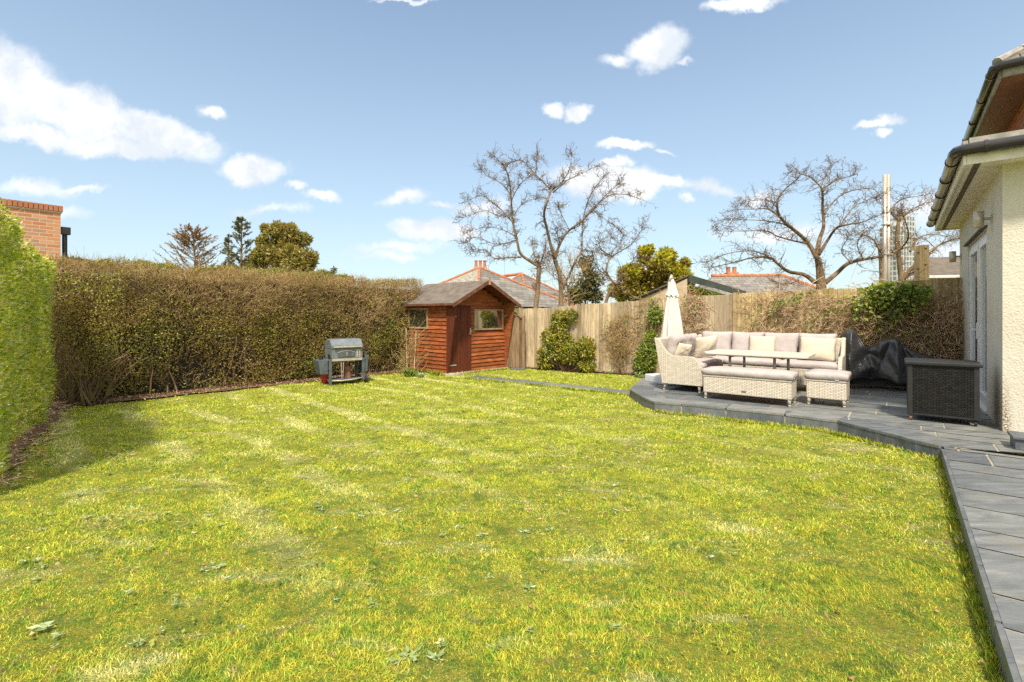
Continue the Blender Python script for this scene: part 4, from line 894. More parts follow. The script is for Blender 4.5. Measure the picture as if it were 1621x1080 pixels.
# ---------------------------------------------------------------- rattan furniture
U = Vector((.786, -.618, 0)).normalized(); V = Vector((.618, .786, 0)).normalized(); ux = math.atan2(U.y, U.x)
def grid_pillow(w_, h_, th, n=14, p=3.0, seed=0, sag=.0, sharp=.5):
    """pillow lying in local x (width) / z (height) with thickness along y"""
    r = np.random.default_rng(seed); a = np.linspace(-1, 1, n + 1); Uu, Vv = np.meshgrid(a, a)
    prof = ((1 - np.abs(Uu) ** p) * (1 - np.abs(Vv) ** p)) ** sharp
    pinch = 1 - .05 * (1 - np.abs(Uu)) * (np.abs(Vv) > .5) * np.abs(Vv)
    pinx = 1 - .05 * (1 - np.abs(Vv)) * (np.abs(Uu) > .5) * np.abs(Uu)
    wr = .10 * th * (lumps(Uu * 1.0 + seed, Vv * 1.4, 4.5, seed + 3)) * prof
    X = Uu * w_ / 2 * pinx; Z = Vv * h_ / 2 * pinch; Z = Z - sag * (1 - Uu ** 2) * (Vv + 1) * .5
    f1 = np.stack([X, -prof * th / 2 - wr, Z], -1).reshape(-1, 3); f2 = np.stack([X, prof * th / 2, Z], -1).reshape(-1, 3)
    nx = n + 1; ii = (np.arange(n)[:, None] * nx + np.arange(n)[None]).ravel(); q = np.stack([ii, ii + 1, ii + nx + 1, ii + nx], 1)
    return np.concatenate([f1, f2]), np.concatenate([q, q[:, ::-1] + nx * nx])
def pillow(name, mat, parent, c, w_, h_, th, rotz=0, tilt=0, roll=0, seed=0, p=3.0, sharp=.5, sag=0, n=16):
    v, f = grid_pillow(w_, h_, th, n, p, seed, sag, sharp); m_ = Matrix.Translation(Vector(c)) @ Matrix.Rotation(rotz, 4, 'Z') @ Matrix.Rotation(tilt, 4, 'X') @ Matrix.Rotation(roll, 4, 'Y')
    v = (np.array(m_)[:3, :3] @ v.T).T + np.array(m_)[:3, 3]; me = np_obj(name, v, f, mat, parent, smooth=True)
    bm = bmesh.new(); bm.from_mesh(me.data); bmesh.ops.remove_doubles(bm, verts=bm.verts, dist=.0015); bm.to_mesh(me.data); bm.free(); return me
def slab_cushion(name, mat, parent, x0, y0, z0, x1, y1, z1, seed=0):
    nxx, nyy = max(4, int((x1 - x0) / .06)), max(4, int((y1 - y0) / .06)); mb = MB(); rr = np.random.default_rng(seed)
    def ed(a, n): t_ = a / n; return min(t_, 1 - t_) * 2
    top = {}
    vs = []; 
    for j in range(nyy + 1):
        for i in range(nxx + 1):
            k = (1 - (1 - ed(i, nxx)) ** 6) * (1 - (1 - ed(j, nyy)) ** 6); x = x0 + (x1 - x0) * i / nxx; y = y0 + (y1 - y0) * j / nyy
            vs.append((x, y, z1 - .02 + .028 * k + .006 * float(lumps(np.array(x * 1.0), np.array(y * 1.0), 7, seed + 5)) * k))
    b = len(vs); nx = nxx + 1
    fs = [(j * nx + i, j * nx + i + 1, (j + 1) * nx + i + 1, (j + 1) * nx + i) for j in range(nyy) for i in range(nxx)]
    ring = [i for i in range(nx)] + [j * nx + nxx for j in range(1, nyy + 1)] + [nyy * nx + i for i in range(nxx - 1, -1, -1)] + [j * nx for j in range(nyy - 1, 0, -1)]
    cx, cy = (x0 + x1) / 2, (y0 + y1) / 2; m = len(ring)
    for (off, z) in ((.008, z1 - .035), (.012, (z0 + z1) / 2), (.006, z0 + .012), (-.01, z0)):
        for q in ring:
            x, y, _ = vs[q]; dx = off if x > cx + (x1 - x0) * .499 else (-off if x < cx - (x1 - x0) * .499 else 0); dy = off if y > cy + (y1 - y0) * .499 else (-off if y < cy - (y1 - y0) * .499 else 0)
            wob_ = .004 * math.sin(q * 1.7 + seed); vs.append((x + dx * (1 + wob_), y + dy, z + (wob_ if off > 0 else 0)))
    prev = ring
    for k in range(4):
        cur = [b + k * m + i for i in range(m)]
        for i in range(m): fs.append((prev[i], cur[i], cur[(i + 1) % m], prev[(i + 1) % m]))
        prev = cur
    fs.append(tuple(prev)[::-1]); mb.add(vs, fs); return mb.build(name, mat, parent, smooth=True)
def legs(parent, pts, h, splay=0.0, r0=.017, r1=.024):
    for x, y, dx, dy in pts:
        m_ = MB(); m_.tube([(x + dx * splay, y + dy * splay, 0.03), (x, y, h)], [r0, r1], 10); lg = m_.build('leg', MT['wickerleg'], parent, smooth=True)
        m_ = MB(); m_.tube([(x + dx * splay * 1.1, y + dy * splay * 1.1, 0), (x + dx * splay, y + dy * splay, .03)], [r0 * .8, r0 * .95], 10); m_.build('foot', MT['wickerleg'], lg, smooth=True)

SO = Vector((2.655, 8.74, PZ)); sofa = emp('corner_sofa', SO[:], ux, 'cream woven L-shaped corner sofa with mauve-grey cushions on the patio', 'sofa')
WLn, WD, RL = 1.98, .70, 2.56      # wing length (y), depth, run length (x)
SB, ST = .12, .40
body = MB(); body.box(.03, .05, SB, WD - .02, WLn, ST); body.box(WD - .02, WLn - WD, SB, RL - .05, WLn, ST); body.build('seat_base', MT['wicker'], sofa, bev=.01)
bk = MB(); bk.prism([(.02, .06, SB), (.09, .06, SB), (-.05, .06, .90), (-.13, .06, .92)], (0, WLn + .02 - .06, 0))
bk.prism([(-.02, WLn - .06, SB), (-.02, WLn + .01, SB), (-.02, WLn + .12, .92), (-.02, WLn + .05, .90)], (RL + .02, 0, 0)); bk.build('backrest', MT['wicker'], sofa, bev=.012)
def armprof(s, flip=False): return [(.0, SB), (.70 * s, SB), (.70 * s, .42), (.655 * s, .47), (.60 * s, .58), (.54 * s, .615), (.20 * s, .62), (.11 * s, .66), (.03 * s, .76), (-.06 * s, .90), (-.14 * s, .93), (-.075 * s, .55)]
am = MB(); am.prism([(x, 0, z) for x, z in armprof(1)], (0, .065, 0)); am.build('armrest', MT['wicker'], sofa, bev=.012)
am = MB(); am.prism([(RL - .06, WLn - x, z) for x, z in armprof(.95)], (.065, 0, 0)); am.build('armrest', MT['wicker'], sofa, bev=.012)
legs(sofa, [(.06, .05, -1, -.2), (WD - .06, .04, .2, -.1), (.06, WLn - .05, -1, .5), (RL - .06, WLn - .06, 1, 1), (RL - .05, WLn - WD + .05, 1, -.3), (1.4, WLn - WD + .04, 0, -.2)], SB + .02, .03, .021, .027)
slab_cushion('seat_cushion', MT['cushion'], sofa, .03, .075, ST + .002, WD - .0, WLn - WD - .0, ST + .115, 1)
slab_cushion('seat_cushion', MT['cushion'], sofa, .03, WLn - WD + .006, ST + .002, WD - .0, WLn - .03, ST + .115, 2)
slab_cushion('seat_cushion', MT['cushion'], sofa, WD + .006, WLn - WD, ST + .002, 1.60, WLn - .03, ST + .115, 3)
slab_cushion('seat_cushion', MT['cushion'], sofa, 1.606, WLn - WD, ST + .002, RL - .07, WLn - .03, ST + .115, 4)
cz = ST + .115 + .23
for k, y in enumerate((.42, .42 + .66)): pillow('back_cushion', MT['cushion'], sofa, (.10, y, cz), .62, .47, .21, R(90), R(-13) * -1, 0, 10 + k, 5, .42)
for k in range(4):
    pillow('back_cushion', MT['cushion'], sofa, (.40 + k * .582, WLn - .10, cz + .01), .60, .50, .21, R(180), R(13), 0, 20 + k, 5, .42)
def throw(c, w_, h_, th, rz, tilt, roll, seed, label):
    p = SO + U * c[0] + V * c[1] + Vector((0, 0, c[2])); r_ = emp('throw_pillow', p[:], ux, label, 'cushion', 'cream throw pillows on the corner sofa')
    o_ = pillow('cover', MT['pillow'], r_, (0, 0, 0), w_, h_, th, rz, tilt, roll, seed, 2.6, .55)
    return r_
throw((.27, .32, .69), .38, .27, .13, R(70), R(20), R(8), 31, 'small crumpled cream throw pillow just behind the sofa arm')
throw((.46, 1.00, .73), .47, .43, .15, R(52), R(18), R(-6), 32, 'cream throw pillow leaning in the left wing near the sofa corner')
throw((1.27, WLn - .26, .73), .46, .42, .14, R(180), R(16), R(0), 33, 'cream throw pillow propped in the middle of the back row')
throw((2.17, WLn - .28, .73), .56, .42, .15, R(186), R(18), R(-3), 34, 'wide cream throw pillow at the right end of the corner sofa')

def bench(loc, w_, d_, name, label, cat, badge=False, seed=0, bh=.385):
    r_ = emp(name, loc[:], ux, label, cat)
    m_ = MB(); m_.box(0, 0, .105, w_, d_, bh); m_.build('seat_base', MT['wicker'], r_, bev=.014)
    m_ = MB(); m_.box(-.008, -.008, bh - .03, w_ + .008, d_ + .008, bh - .002); m_.build('rim', MT['wickerleg'], r_, bev=.008)
    e = .035; legs(r_, [(e, e, -.3, -.3), (w_ - e, e, .3, -.3), (e, d_ - e, -.3, .3), (w_ - e, d_ - e, .3, .3)], .12, .02, .021, .026)
    slab_cushion('seat_cushion', MT['cushion'], r_, -.012, -.012, bh + .002, w_ + .012, d_ + .012, bh + .11, seed)
    if badge: m_ = MB(); m_.box(w_ * .46, -.006, .155, w_ * .46 + .065, .002, .18); m_.build('badge', MT['gold'], r_, bev=.002)
    else:
        m_ = MB(); m_.box(w_ * .72, -.018, bh + .004, w_ * .72 + .05, -.010, bh + .016); m_.build('care_tag', MT['upvc'], r_)
    return r_
B0 = G(1113, 631, PZ); bench(B0, 1.24, .46, 'rattan_bench', 'long cream woven bench with grey seat cushion in front of the table', 'bench', True, 7)
B1 = G(1276, 640.5, PZ); bench(B1, .50, .56, 'footstool', 'square cream woven footstool with grey cushion at the right of the bench', 'footstool', False, 8)
# table
tcn = SO + U * 1.45 + V * .56; tb = emp('dining_table', tcn[:], ux, 'low cream woven dining table on thin metal posts inside the sofa corner', 'table')
m_ = MB(); m_.prism([(-.72, -.46, .665), (.72, -.46, .665), (.78, -.40, .665), (.78, .40, .665), (.72, .46, .665), (-.72, .46, .665), (-.78, .40, .665), (-.78, -.40, .665)], (0, 0, .035)); m_.build('table_top', MT['tabletop'], tb, bev=.008)
m_ = MB(); m_.box(-.62, -.34, .645, .62, .34, .664); m_.build('apron', MT['greymetal'], tb)
for x in (-.40, .28):
    for y in (-.2, .22): m_ = MB(); xo = x + (.13 if y > 0 else 0); m_.tube([(xo, y, .30), (xo, y, .635)], .022, 12); m_.build('post', MT['greymetal'], tb, smooth=True)
m_ = MB(); m_.box(-.55, -.32, .10, .50, .34, .30); m_.build('base', MT['rust'], tb, bev=.01)
legs(tb, [(-.5, -.28, 0, 0), (.45, -.28, 0, 0), (-.5, .3, 0, 0), (.45, .3, 0, 0)], .12, 0)

# ---------------------------------------------------------------- parasol
up = Vector((3.16, 9.75, 0)); up.z = PZ; par = emp('parasol', up[:], R(20), 'tall folded cream canvas parasol standing behind the sofa arm', 'parasol')
m_ = MB(); m_.tube([(-.13, .02, .05), (-.12, .02, 1.2), (-.05, .01, 2.0)], [.026, .026, .022], 12); m_.tube([(-.05, .01, 1.99), (.0, 0, 2.12)], [.028, .02], 10); m_.build('pole', MT['greymetal'], par, smooth=True)
nr, nz = 96, 26; vs = []; fs = []
for i in range(nz + 1):
    t_ = i / nz; z = .55 + t_ * (1.98 - .55); R0 = .055 + (1 - t_) ** .85 * .16; amp = .10 + .20 * (1 - t_)
    for j in range(nr):
        a = 2 * math.pi * j / nr; fo = math.cos(8 * a + 1.4 * math.sin(3 * t_) + .6 * math.sin(2 * a)); rad = R0 * (1 + amp * fo + .05 * math.sin(3 * a + 9 * t_) * (1 - t_)); vs.append((rad * math.cos(a) + .01, rad * math.sin(a) * .95, z + .015 * math.sin(5 * a) * (1 - t_)))
fs = [(i * nr + j, i * nr + (j + 1) % nr, (i + 1) * nr + (j + 1) % nr, (i + 1) * nr + j) for i in range(nz) for j in range(nr)]
MB().add(vs, fs).build('canopy', MT['canvas'], par, smooth=True)
vs = []; nz = 8
for i in range(nz + 1):
    t_ = i / nz; z = 1.70 + t_ * .34; R0 = .115 - t_ * .085
    for j in range(nr):
        a = 2 * math.pi * j / nr; rad = R0 * (1 + (.14 * (1 - t_)) * math.cos(8 * a + .5)); vs.append((rad * math.cos(a) + .01, rad * math.sin(a), z + .02 * math.cos(8 * a) * (1 - t_)))
fs = [(i * nr + j, i * nr + (j + 1) % nr, (i + 1) * nr + (j + 1) % nr, (i + 1) * nr + j) for i in range(nz) for j in range(nr)]
MB().add(vs, fs).build('top_flap', MT['canvas'], par, smooth=True)
m_ = MB(); m_.lathe([(.03, 0), (.035, .03), (.02, .08), (.006, .1)], (.0, 0, 2.03), 12); m_.build('finial', MT['greymetal'], par, smooth=True)
m_ = MB(); m_.box(-.42, -.40, .003, .30, .30, .15); pb = m_.build('base', MT['pebbleconc'], par, bev=.02, seg=3)

# ---------------------------------------------------------------- black sheet over something
CW = Vector((6.27, 9.13, 0)); cvx = FD; cover = emp('covered_barbecue', (CW.x, CW.y, PZ), math.atan2(FD.y, FD.x), 'two-humped bulky item under a draped black plastic sheet', 'covered barbecue')
prof = [(-.20, .50), (-.16, .86), (-.09, 1.04), (.0, 1.08), (.07, 1.06), (.14, .92), (.22, .79), (.29, .755), (.36, .78), (.42, .87), (.52, .90), (.62, .93), (.69, .92), (.75, .83), (.85, .75), (1.0, .68), (1.2, .60), (1.25, .45)]
xs_ = np.linspace(-.20, 1.25, 90); hs = np.interp(xs_, [a for a, b in prof], [b for a, b in prof]); hs = np.convolve(np.pad(hs, 1, 'edge'), np.ones(3) / 3, 'valid')
nb_ = 46; vs = []
for i, (x, h) in enumerate(zip(xs_, hs)):
    ed_ = min(1, min(x + .20, 1.25 - x) / .12)
    for j in range(nb_ + 1):
        s_ = j / nb_            # 0 front hem, .5 ridge, 1 back hem
        hem = .16 + .035 * math.sin(x * 5) + .02 * math.sin(x * 17)
        if s_ < .42: k = s_ / .42; z = hem + (h - .05 - hem) * k; y = -.34 * (1 - .35 * k ** 2) * (0.25 + .75 * ed_)
        elif s_ < .58: k = (s_ - .42) / .16; z = h - .05 + .05 * math.sin(math.pi * k); y = (-.22 + .44 * k) * (0.25 + .75 * ed_)
        else: k = (s_ - .58) / .42; z = h - .05 - (h - .05 - hem) * k; y = (.22 + .12 * k)
        fr_ = 1 - abs(2 * min(s_ / .42, 1) - 1) if s_ < .42 else .2
        # radiating folds hanging from the two peaks, and a swag between them
        d1 = math.atan2(x - .0, 1.15 - z + .05); d2 = math.atan2(x - .64, 1.0 - z + .05); w1 = max(0, 1 - abs(x - .05) / .42); w2 = max(0, 1 - abs(x - .70) / .6)
        tri = lambda a: abs(((a / math.pi) % 2) - 1) * 2 - 1
        fold = .075 * w1 * tri(d1 * 8 + .6) + .075 * w2 * tri(d2 * 9) + .012 * tri(x * 37 + z * 17) + .07 * max(0, 1 - abs(x - .28) / .30) * tri((z + .6 * abs(x - .28)) * 15)
        y -= fold * (.35 + .65 * (1 if s_ < .42 else .2)) * min(1, (h - z) * 6 + .15); vs.append((x, y, z))
n1_ = nb_ + 1; fs = [(i * n1_ + j, (i + 1) * n1_ + j, (i + 1) * n1_ + j + 1, i * n1_ + j + 1) for i in range(len(xs_) - 1) for j in range(nb_)]
co = MB().add(vs, fs).build('sheet', MT['cover'], cover, smooth=True); sm = co.modifiers.new('th', 'SOLIDIFY'); sm.thickness = .004
m_ = MB(); m_.box(-.1, -.12, .06, 1.15, .16, .40); m_.build('frame', MT['black'], cover)
for x, y in ((-.05, -.14), (1.08, -.14), (-.05, .16), (1.08, .16)): m_ = MB(); m_.tube([(x - .02, y, .05), (x + .02, y, .05)], .05, 14); m_.build('wheel', MT['black'], cover)

pl = rng.uniform(size=(260, 2)); q0 = HC - NN * .1 - D * .2; dp = np.concatenate([np.array([[HC.x + D.x * a * 3.4 + NN.x * b, HC.y + D.y * a * 3.4 + NN.y * b] for a, b in zip(pl[:140, 0], .02 + .30 * pl[:140, 1] ** 2)]),
      np.array([[CW.x - .2 + FD.x * a * 1.7 + FNn.x * b, CW.y + FD.y * a * 1.7 + FNn.y * b] for a, b in zip(pl[140:, 0], -.2 + .8 * pl[140:, 1])])])
n = len(dp); v, f = leaves(np.concatenate([dp, np.full((n, 1), PZ + .008)], 1), rng.normal(size=(n, 3)) * np.array([1, 1, .1]), rng.uniform(.012, .035, n), rng.uniform(.006, .016, n), rng, .1, up=(0, 0, 1))
tag(np_obj('patio_litter', v, f, MT['litter']), 'small dead leaves and bits blown along the wall foot and under the black sheet', 'leaves', kind='stuff')
# ---------------------------------------------------------------- barbecue
Fb = G(523, 610.5); ab = Vector((.80, .60, 0)); bq = emp('barbecue', Fb[:], math.atan2(ab.y, ab.x), 'grey hooded charcoal barbecue trolley in front of the brown hedge', 'barbecue')
# local x right, y back
bwid, bdep = .70, .42
for x, y, m0 in ((.0, .0, 'leg'), (bwid, .0, 'leg'), (.0, bdep, 'leg'), (bwid, bdep, 'leg')):
    m_ = MB(); m_.box(x - .03, y - .018, .0 if x < .1 else .06, x + .03, y + .018, .55); m_.build('leg', MT['bbqdark'], bq, bev=.004)
m_ = MB(); m_.box(.03, -.03, .50, bwid - .03, bdep + .02, .55); m_.build('rail', MT['bbqcream'], bq, bev=.004)
m_ = MB(); m_.box(.02, -.02, .55, bwid - .02, bdep + .02, .76); fbx = m_.build('firebox', MT['bbqgrey'], bq, bev=.008)
m_ = MB(); q = [(-.0, -.035, .765), (-.0, -.035, .83), (-.0, .10, .955), (-.0, .30, .965), (-.0, bdep + .02, .90), (-.0, bdep + .02, .765)]; m_.prism([(.015, y, z) for _, y, z in q], (bwid - .03, 0, 0)); hood = m_.build('hood', MT['bbqgrey'], bq, bev=.008)
m_ = MB(); m_.box(.05, -.075, .785, bwid - .05, -.045, .815); m_.box(.16, -.05, .79, .18, -.03, .81); m_.box(bwid - .18, -.05, .79, bwid - .16, -.03, .81); m_.build('handle', MT['bbqcream'], hood, bev=.006)
m_ = MB()
for dx, dz in ((.0, .02), (-.03, .045), (.03, .045), (-.03, -.0), (.03, 0)): m_.tube([(.012, .20 + dx, .88 + dz), (.018, .20 + dx, .88 + dz)], .008, 8)
m_.build('vent_holes', MT['black'], hood)
m_ = MB(); m_.prism([(.14, -.034, .585), (.50, -.034, .585), (.50, -.034, .68), (.42, -.034, .705), (.32, -.034, .715), (.22, -.034, .705), (.14, -.034, .68)], (0, .012, 0)); ad = m_.build('ash_door', MT['bbqdark'], bq, bev=.004)
m_ = MB(); m_.tube([(.14, -.036, .68), (.22, -.036, .707), (.32, -.036, .717), (.42, -.036, .707), (.50, -.036, .68)], .006, 6); m_.box(.325, -.055, .61, .34, -.036, .69); m_.build('door_pull', MT['bbqcream'], ad)
m_ = MB(); m_.box(.545, -.03, .575, .625, -.022, .73); m_.build('temperature_plate', MT['bbqcream'], bq)
m_ = MB()
for k in range(3): m_.box(.575, -.034, .595 + k * .045, .60, -.031, .62 + k * .045)
m_.build('gauge_marks', MT['black'], bq)
m_ = MB(); m_.prism([(-.25, -.0, .53), (-.20, .0, .24), (-.045, .0, .24), (-.045, .0, .55)], (0, .36, 0)); sb_ = m_.build('side_tray', MT['bbqdark'], bq, bev=.008)
m_ = MB(); m_.prism([(bwid + .04, 0, .22), (bwid + .10, 0, .26), (bwid + .12, 0, .60), (bwid + .04, 0, .60)], (0, .36, 0)); m_.build('side_tray', MT['bbqdark'], bq, bev=.008)
m_ = MB(); m_.tube([(-.14, .18, .54), (-.14, .18, .62)], .045, 12); m_.tube([(-.02, .02, .55), (-.02, .02, .63), (-.06, -.02, .66)], .022, 8); m_.build('knob', MT['black'], bq)
m_ = MB(); m_.tube([(.03, -.02, .10), (.22, -.06, .09), (.45, -.06, .10), (bwid - .02, -.02, .12)], .016, 8); m_.tube([(0, 0, .1), (0, bdep, .1)], .014, 8); m_.build('lower_rail', MT['bbqcream'], bq, smooth=True)
m_ = MB(); m_.box(.03, .0, .10, bwid - .03, bdep, .115); m_.build('shelf', MT['bbqdark'], bq)
for y in (.0, bdep): m_ = MB(); m_.tube([(bwid + .035, y, .075), (bwid + .085, y, .075)], .075, 18); wh_ = m_.build('wheel', MT['black'], bq); MB().tube([(bwid + .084, y, .075), (bwid + .09, y, .075)], .03, 12).build('hub', MT['bbqcream'], wh_)
m_ = MB()
for x in (.22, .27): m_.tube([(x, -.01, .48), (x + (.245 - x) * .5, -.01, .12)], [.010, .004], 6)
m_.build('tongs', MT['bbqcream'], bq)
bp_ = Fb + ab * .42 + Vector((-.6, .8, 0)) * .18
st_ = emp('charcoal_chimney', (bp_.x, bp_.y, .118), math.atan2(ab.y, ab.x), 'rusty cylindrical charcoal starter standing on the barbecue shelf', 'charcoal starter')
m_ = MB(); m_.lathe([(.075, 0), (.075, .25), (.068, .25), (.068, .02)], (0, 0, 0), 18); m_.build('drum', MT['rust'], st_, smooth=False)
m_ = MB(); m_.tube([(.07, 0, .2), (.12, 0, .18), (.12, 0, .08), (.07, 0, .06)], .009, 6); m_.build('handle', MT['black'], st_)
bp_ = Fb + ab * -.02 + Vector((-.6, .8, 0)) * .34
bu = emp('bucket', (bp_.x, bp_.y, .02), 0, 'small red plastic bucket on the ground behind the barbecue leg', 'bucket')
m_ = MB(); m_.lathe([(.06, 0), (.08, .22), (.085, .225), (.075, .225), (.056, .015)], (0, 0, 0), 18); m_.build('pail', MT['red'], bu, smooth=False); m_ = MB(); m_.tube([(-.08, 0, .21), (-.06, 0, .27), (0, 0, .29), (.06, 0, .27), (.08, 0, .21)], .004, 5); m_.build('handle', MT['greymetal'], bu)

# ---------------------------------------------------------------- shrubs and creepers on the fence
def blob_shrub(name, label, base, blobs, nleaf, L, leafmat, rng, cat='shrub', twigs=120, twm='twig'):
    """blobs: (x, y, z, rx, ry, rz) relative to base"""
    r_ = emp(name, base[:], 0, label, cat); vol = np.array([b[3] * b[5] for b in blobs]); vol = vol / vol.sum(); P, O = [], []
    for b, w_ in zip(blobs, vol):
        n = int(nleaf * w_); d = unit(rng.normal(size=(n, 3))); rad = rng.uniform(.35, 1, n) ** .5; rad = rad * (1 + .16 * lumps(d[:, 0] * 3, d[:, 2] * 3 + d[:, 1] * 2, 2.0, 5))
        P.append(np.array(b[:3]) + d * rad[:, None] * np.array(b[3:])); O.append(d)
    P = np.concatenate(P); O = np.concatenate(O); k = P[:, 2] > .01; P, O = P[k], O[k]; n = len(P)
    cl = np.sin(P[:, 0] * 19 + 2 * np.sin(P[:, 2] * 13)) * np.sin(P[:, 2] * 23 + P[:, 1] * 11); k = rng.uniform(size=n) < np.clip(.75 + .45 * cl, .15, 1); P, O = P[k], O[k]; n = len(P)
    l = L * rng.uniform(.55, 1.25, n); v, f = leaves(P, O * .6 + rng.normal(size=(n, 3)) * .6 + np.array([0, 0, .1]), l, l * .48, rng, .12, up=O + np.array([0, 0, .5])); np_obj('foliage', v, f, leafmat, r_)
    p0 = np.zeros((twigs, 3)); p0[:, 0] = rng.normal(size=twigs) * .08; tg = P[rng.integers(0, n, twigs)]; d = tg - p0; ln = np.linalg.norm(d, axis=1)
    A, B = [], []; pp = p0.copy()
    for k in range(5): q = p0 + d * ((k + 1) / 5) + rng.normal(size=p0.shape) * .03; A.append(pp); B.append(q); pp = q
    v, f = prisms(np.concatenate(A), np.concatenate(B), .007, .005, 4); np_obj('stems', v, f, MT[twm], r_); return r_
rs = np.random.default_rng(101)
b0 = on_fence(905) + FNn * .28
def fb3(px, py, off, rx, rz, ry=.16):
    p = on_fence(px) + FNn * off; return (p.x - b0.x, p.y - b0.y, CAMH + (HZ - py) * p.y / F, rx, ry, rz)
blob_shrub('climbing_shrub', 'glossy yellow-green triangular shrub trained against the pale fence', b0,
           [fb3(890, 512, .18, .24, .34), fb3(905, 500, .12, .2, .16), fb3(875, 535, .2, .22, .24), fb3(893, 540, .25, .36, .26, .2), fb3(880, 560, .25, .40, .22, .2), fb3(912, 560, .28, .38, .28, .22), fb3(932, 552, .25, .26, .30, .2), fb3(870, 575, .3, .25, .16, .15), fb3(935, 580, .3, .22, .14, .15)], 9500, .085, MT['leaf_green'], rs, twigs=70)
b0 = on_fence(1025) + FNn * .35
blob_shrub('climbing_shrub', 'leafy green shrub on the fence just left of the folded parasol', b0,
           [fb3(1030, 565, .4, .24, .36, .2), fb3(1022, 580, .4, .22, .22, .18), fb3(1035, 540, .3, .18, .25, .15), fb3(1040, 500, .2, .16, .25, .12)], 3600, .075, MT['leaf_ivy'], rs, twigs=60)
def creeper(name, label, px0, px1, ztopf, z0, n, rng, leaf=None, nl=0, thick=.22, twm='vinetwig', group=None, leafpx=None, L=.06, segL=.75, base_px=None):
    a, b = on_fence(px0), on_fence(px1); mid = (a + b) / 2; r_ = emp(name, (mid.x, mid.y, 0), 0, label, 'creeper', group); aa = np.array(a - mid); dd = np.array(b - a); nn = np.array(FNn)
    t_ = rng.uniform(0, 1, n); zt_ = ztopf(t_); z = z0 + (zt_ - z0) * rng.uniform(0, 1, n) ** .8; p = aa + dd * t_[:, None] + nn * rng.uniform(.04, thick, n)[:, None]; p[:, 2] = z
    d = rng.normal(size=(n, 3)) * np.array([1, .35, .8]) + np.array([0, 0, .15]); A, B, K = curl(p, d, segL * rng.uniform(.35, 1.2, n), 7, rng, .42, .10)
    # keep in front of the fence, below its crest
    for Q in (A, B):
        off = (Q + np.array([mid.x, mid.y, 0]) - np.array(FA)) @ nn; Q += nn * np.where(off < .035, .035 - off, 0)[:, None]; Q += nn * np.where(off > thick + .08, thick + .08 - off, 0)[:, None]; Q[:, 2] = np.clip(Q[:, 2], .03, 3)
    rr_ = rng.choice([.0028, .0036, .0055], n)[np.tile(np.arange(n), 7)]; v, f = prisms(A, B, rr_, rr_ * .9, 3); np_obj('stems', v, f, MT[twm], r_)
    if nl:
        lp0, lp1 = leafpx or (px0, px1); t0 = (fence_len(lp0) - fence_len(px0)) / np.linalg.norm(dd); t1 = (fence_len(lp1) - fence_len(px0)) / np.linalg.norm(dd)
        t_ = np.clip(rng.normal((t0 + t1) / 2, abs(t1 - t0) / 3.2, nl), t0, t1) if leafpx else rng.uniform(0, 1, nl); zz_ = z0 + (ztopf(t_) - z0) * (1 - rng.exponential(.22, nl)); k = zz_ > z0; t_, zz_ = t_[k], zz_[k]; m = len(t_)
        cl = lumps(t_ * 9, zz_ * 2.5, 2.4, int(px0) % 97); k = cl > (-.15 if leafpx else .25); t_, zz_ = t_[k], zz_[k]; m = len(t_)
        p = aa + dd * t_[:, None] + nn * rng.uniform(.10, thick + .12, m)[:, None]; p[:, 2] = zz_; l = L * rng.uniform(.6, 1.3, m)
        v, f = leaves(p, nn + rng.normal(size=(m, 3)) * .8, l, l * .6, rng, .12, up=nn + np.array([0, 0, .6])); np_obj('foliage', v, f, leaf, r_)
    return r_
creeper('creeper', 'dry tangled creeper on the pale fence left of the parasol', 960, 1045, lambda t_: 1.15 + .75 * np.clip(t_ * 1.4, 0, 1), .35, 420, rs, MT['leaf_ivy'], 600, .16, 'tantwig', segL=.5)
creeper('creeper', 'brown leafless creeper between the parasol and the bare fence boards', 1082, 1108, lambda t_: 1.95 + 0 * t_, .3, 240, rs, MT['leaf_ivy'], 90, .2, segL=.6)
creeper('creeper', 'straggling dry creeper over the golden fence behind the sofa back', 1172, 1345, lambda t_: 1.72 + .22 * np.abs(np.sin(t_ * 7)) + .08 * t_, .5, 430, rs, MT['leaf_ivy'], 1500, .2, segL=.8)
creeper('creeper', 'thick mound of brown creeper stems behind the black sheet', 1345, 1518, lambda t_: 1.88 - .18 * (t_ > .38) - .06 * np.sin(t_ * 19), .35, 1100, rs, None, 0, .42, segL=.8)
creeper('evergreen_climber', 'glossy green leafy climber along the fence crest above the black sheet', 1352, 1462, lambda t_: 2.10 - .22 * np.abs(t_ - .45), .95, 60, rs, MT['leaf_ivy'], 2900, .48, leafpx=(1350, 1460), L=.085)
# espalier plant
ep = on_fence(986) + FNn * .22; es = emp('trained_fruit_bush', ep[:], math.atan2(FD.y, FD.x), 'small bare T-shaped trained bush against the pale fence', 'bush')
m_ = MB(); m_.tube([(0, 0, 0), (.01, 0, .25), (0, 0, .45)], [.02, .018, .014], 7)
for s_ in (-1, 1): m_.tube([(0, 0, .42), (s_ * .15, 0, .52), (s_ * .34, .0, .60)], [.013, .011, .006], 6); m_.tube([(0, 0, .42), (s_ * .04, 0, .75), (s_ * .02, 0, 1.1)], [.010, .008, .004], 6)
m_.build('stems', MT['bark2'], es, smooth=True)
n = 500; p = np.stack([rs.normal(0, .17, n), rs.normal(0, .04, n), np.abs(rs.normal(.72, .25, n))], 1); A, B, K = curl(p, rs.normal(size=(n, 3)) + np.array([0, 0, .8]), .18, 3, rs, .35); v, f = prisms(A, B, .0025, .002, 3); np_obj('twigs', v, f, MT['tantwig'], es)
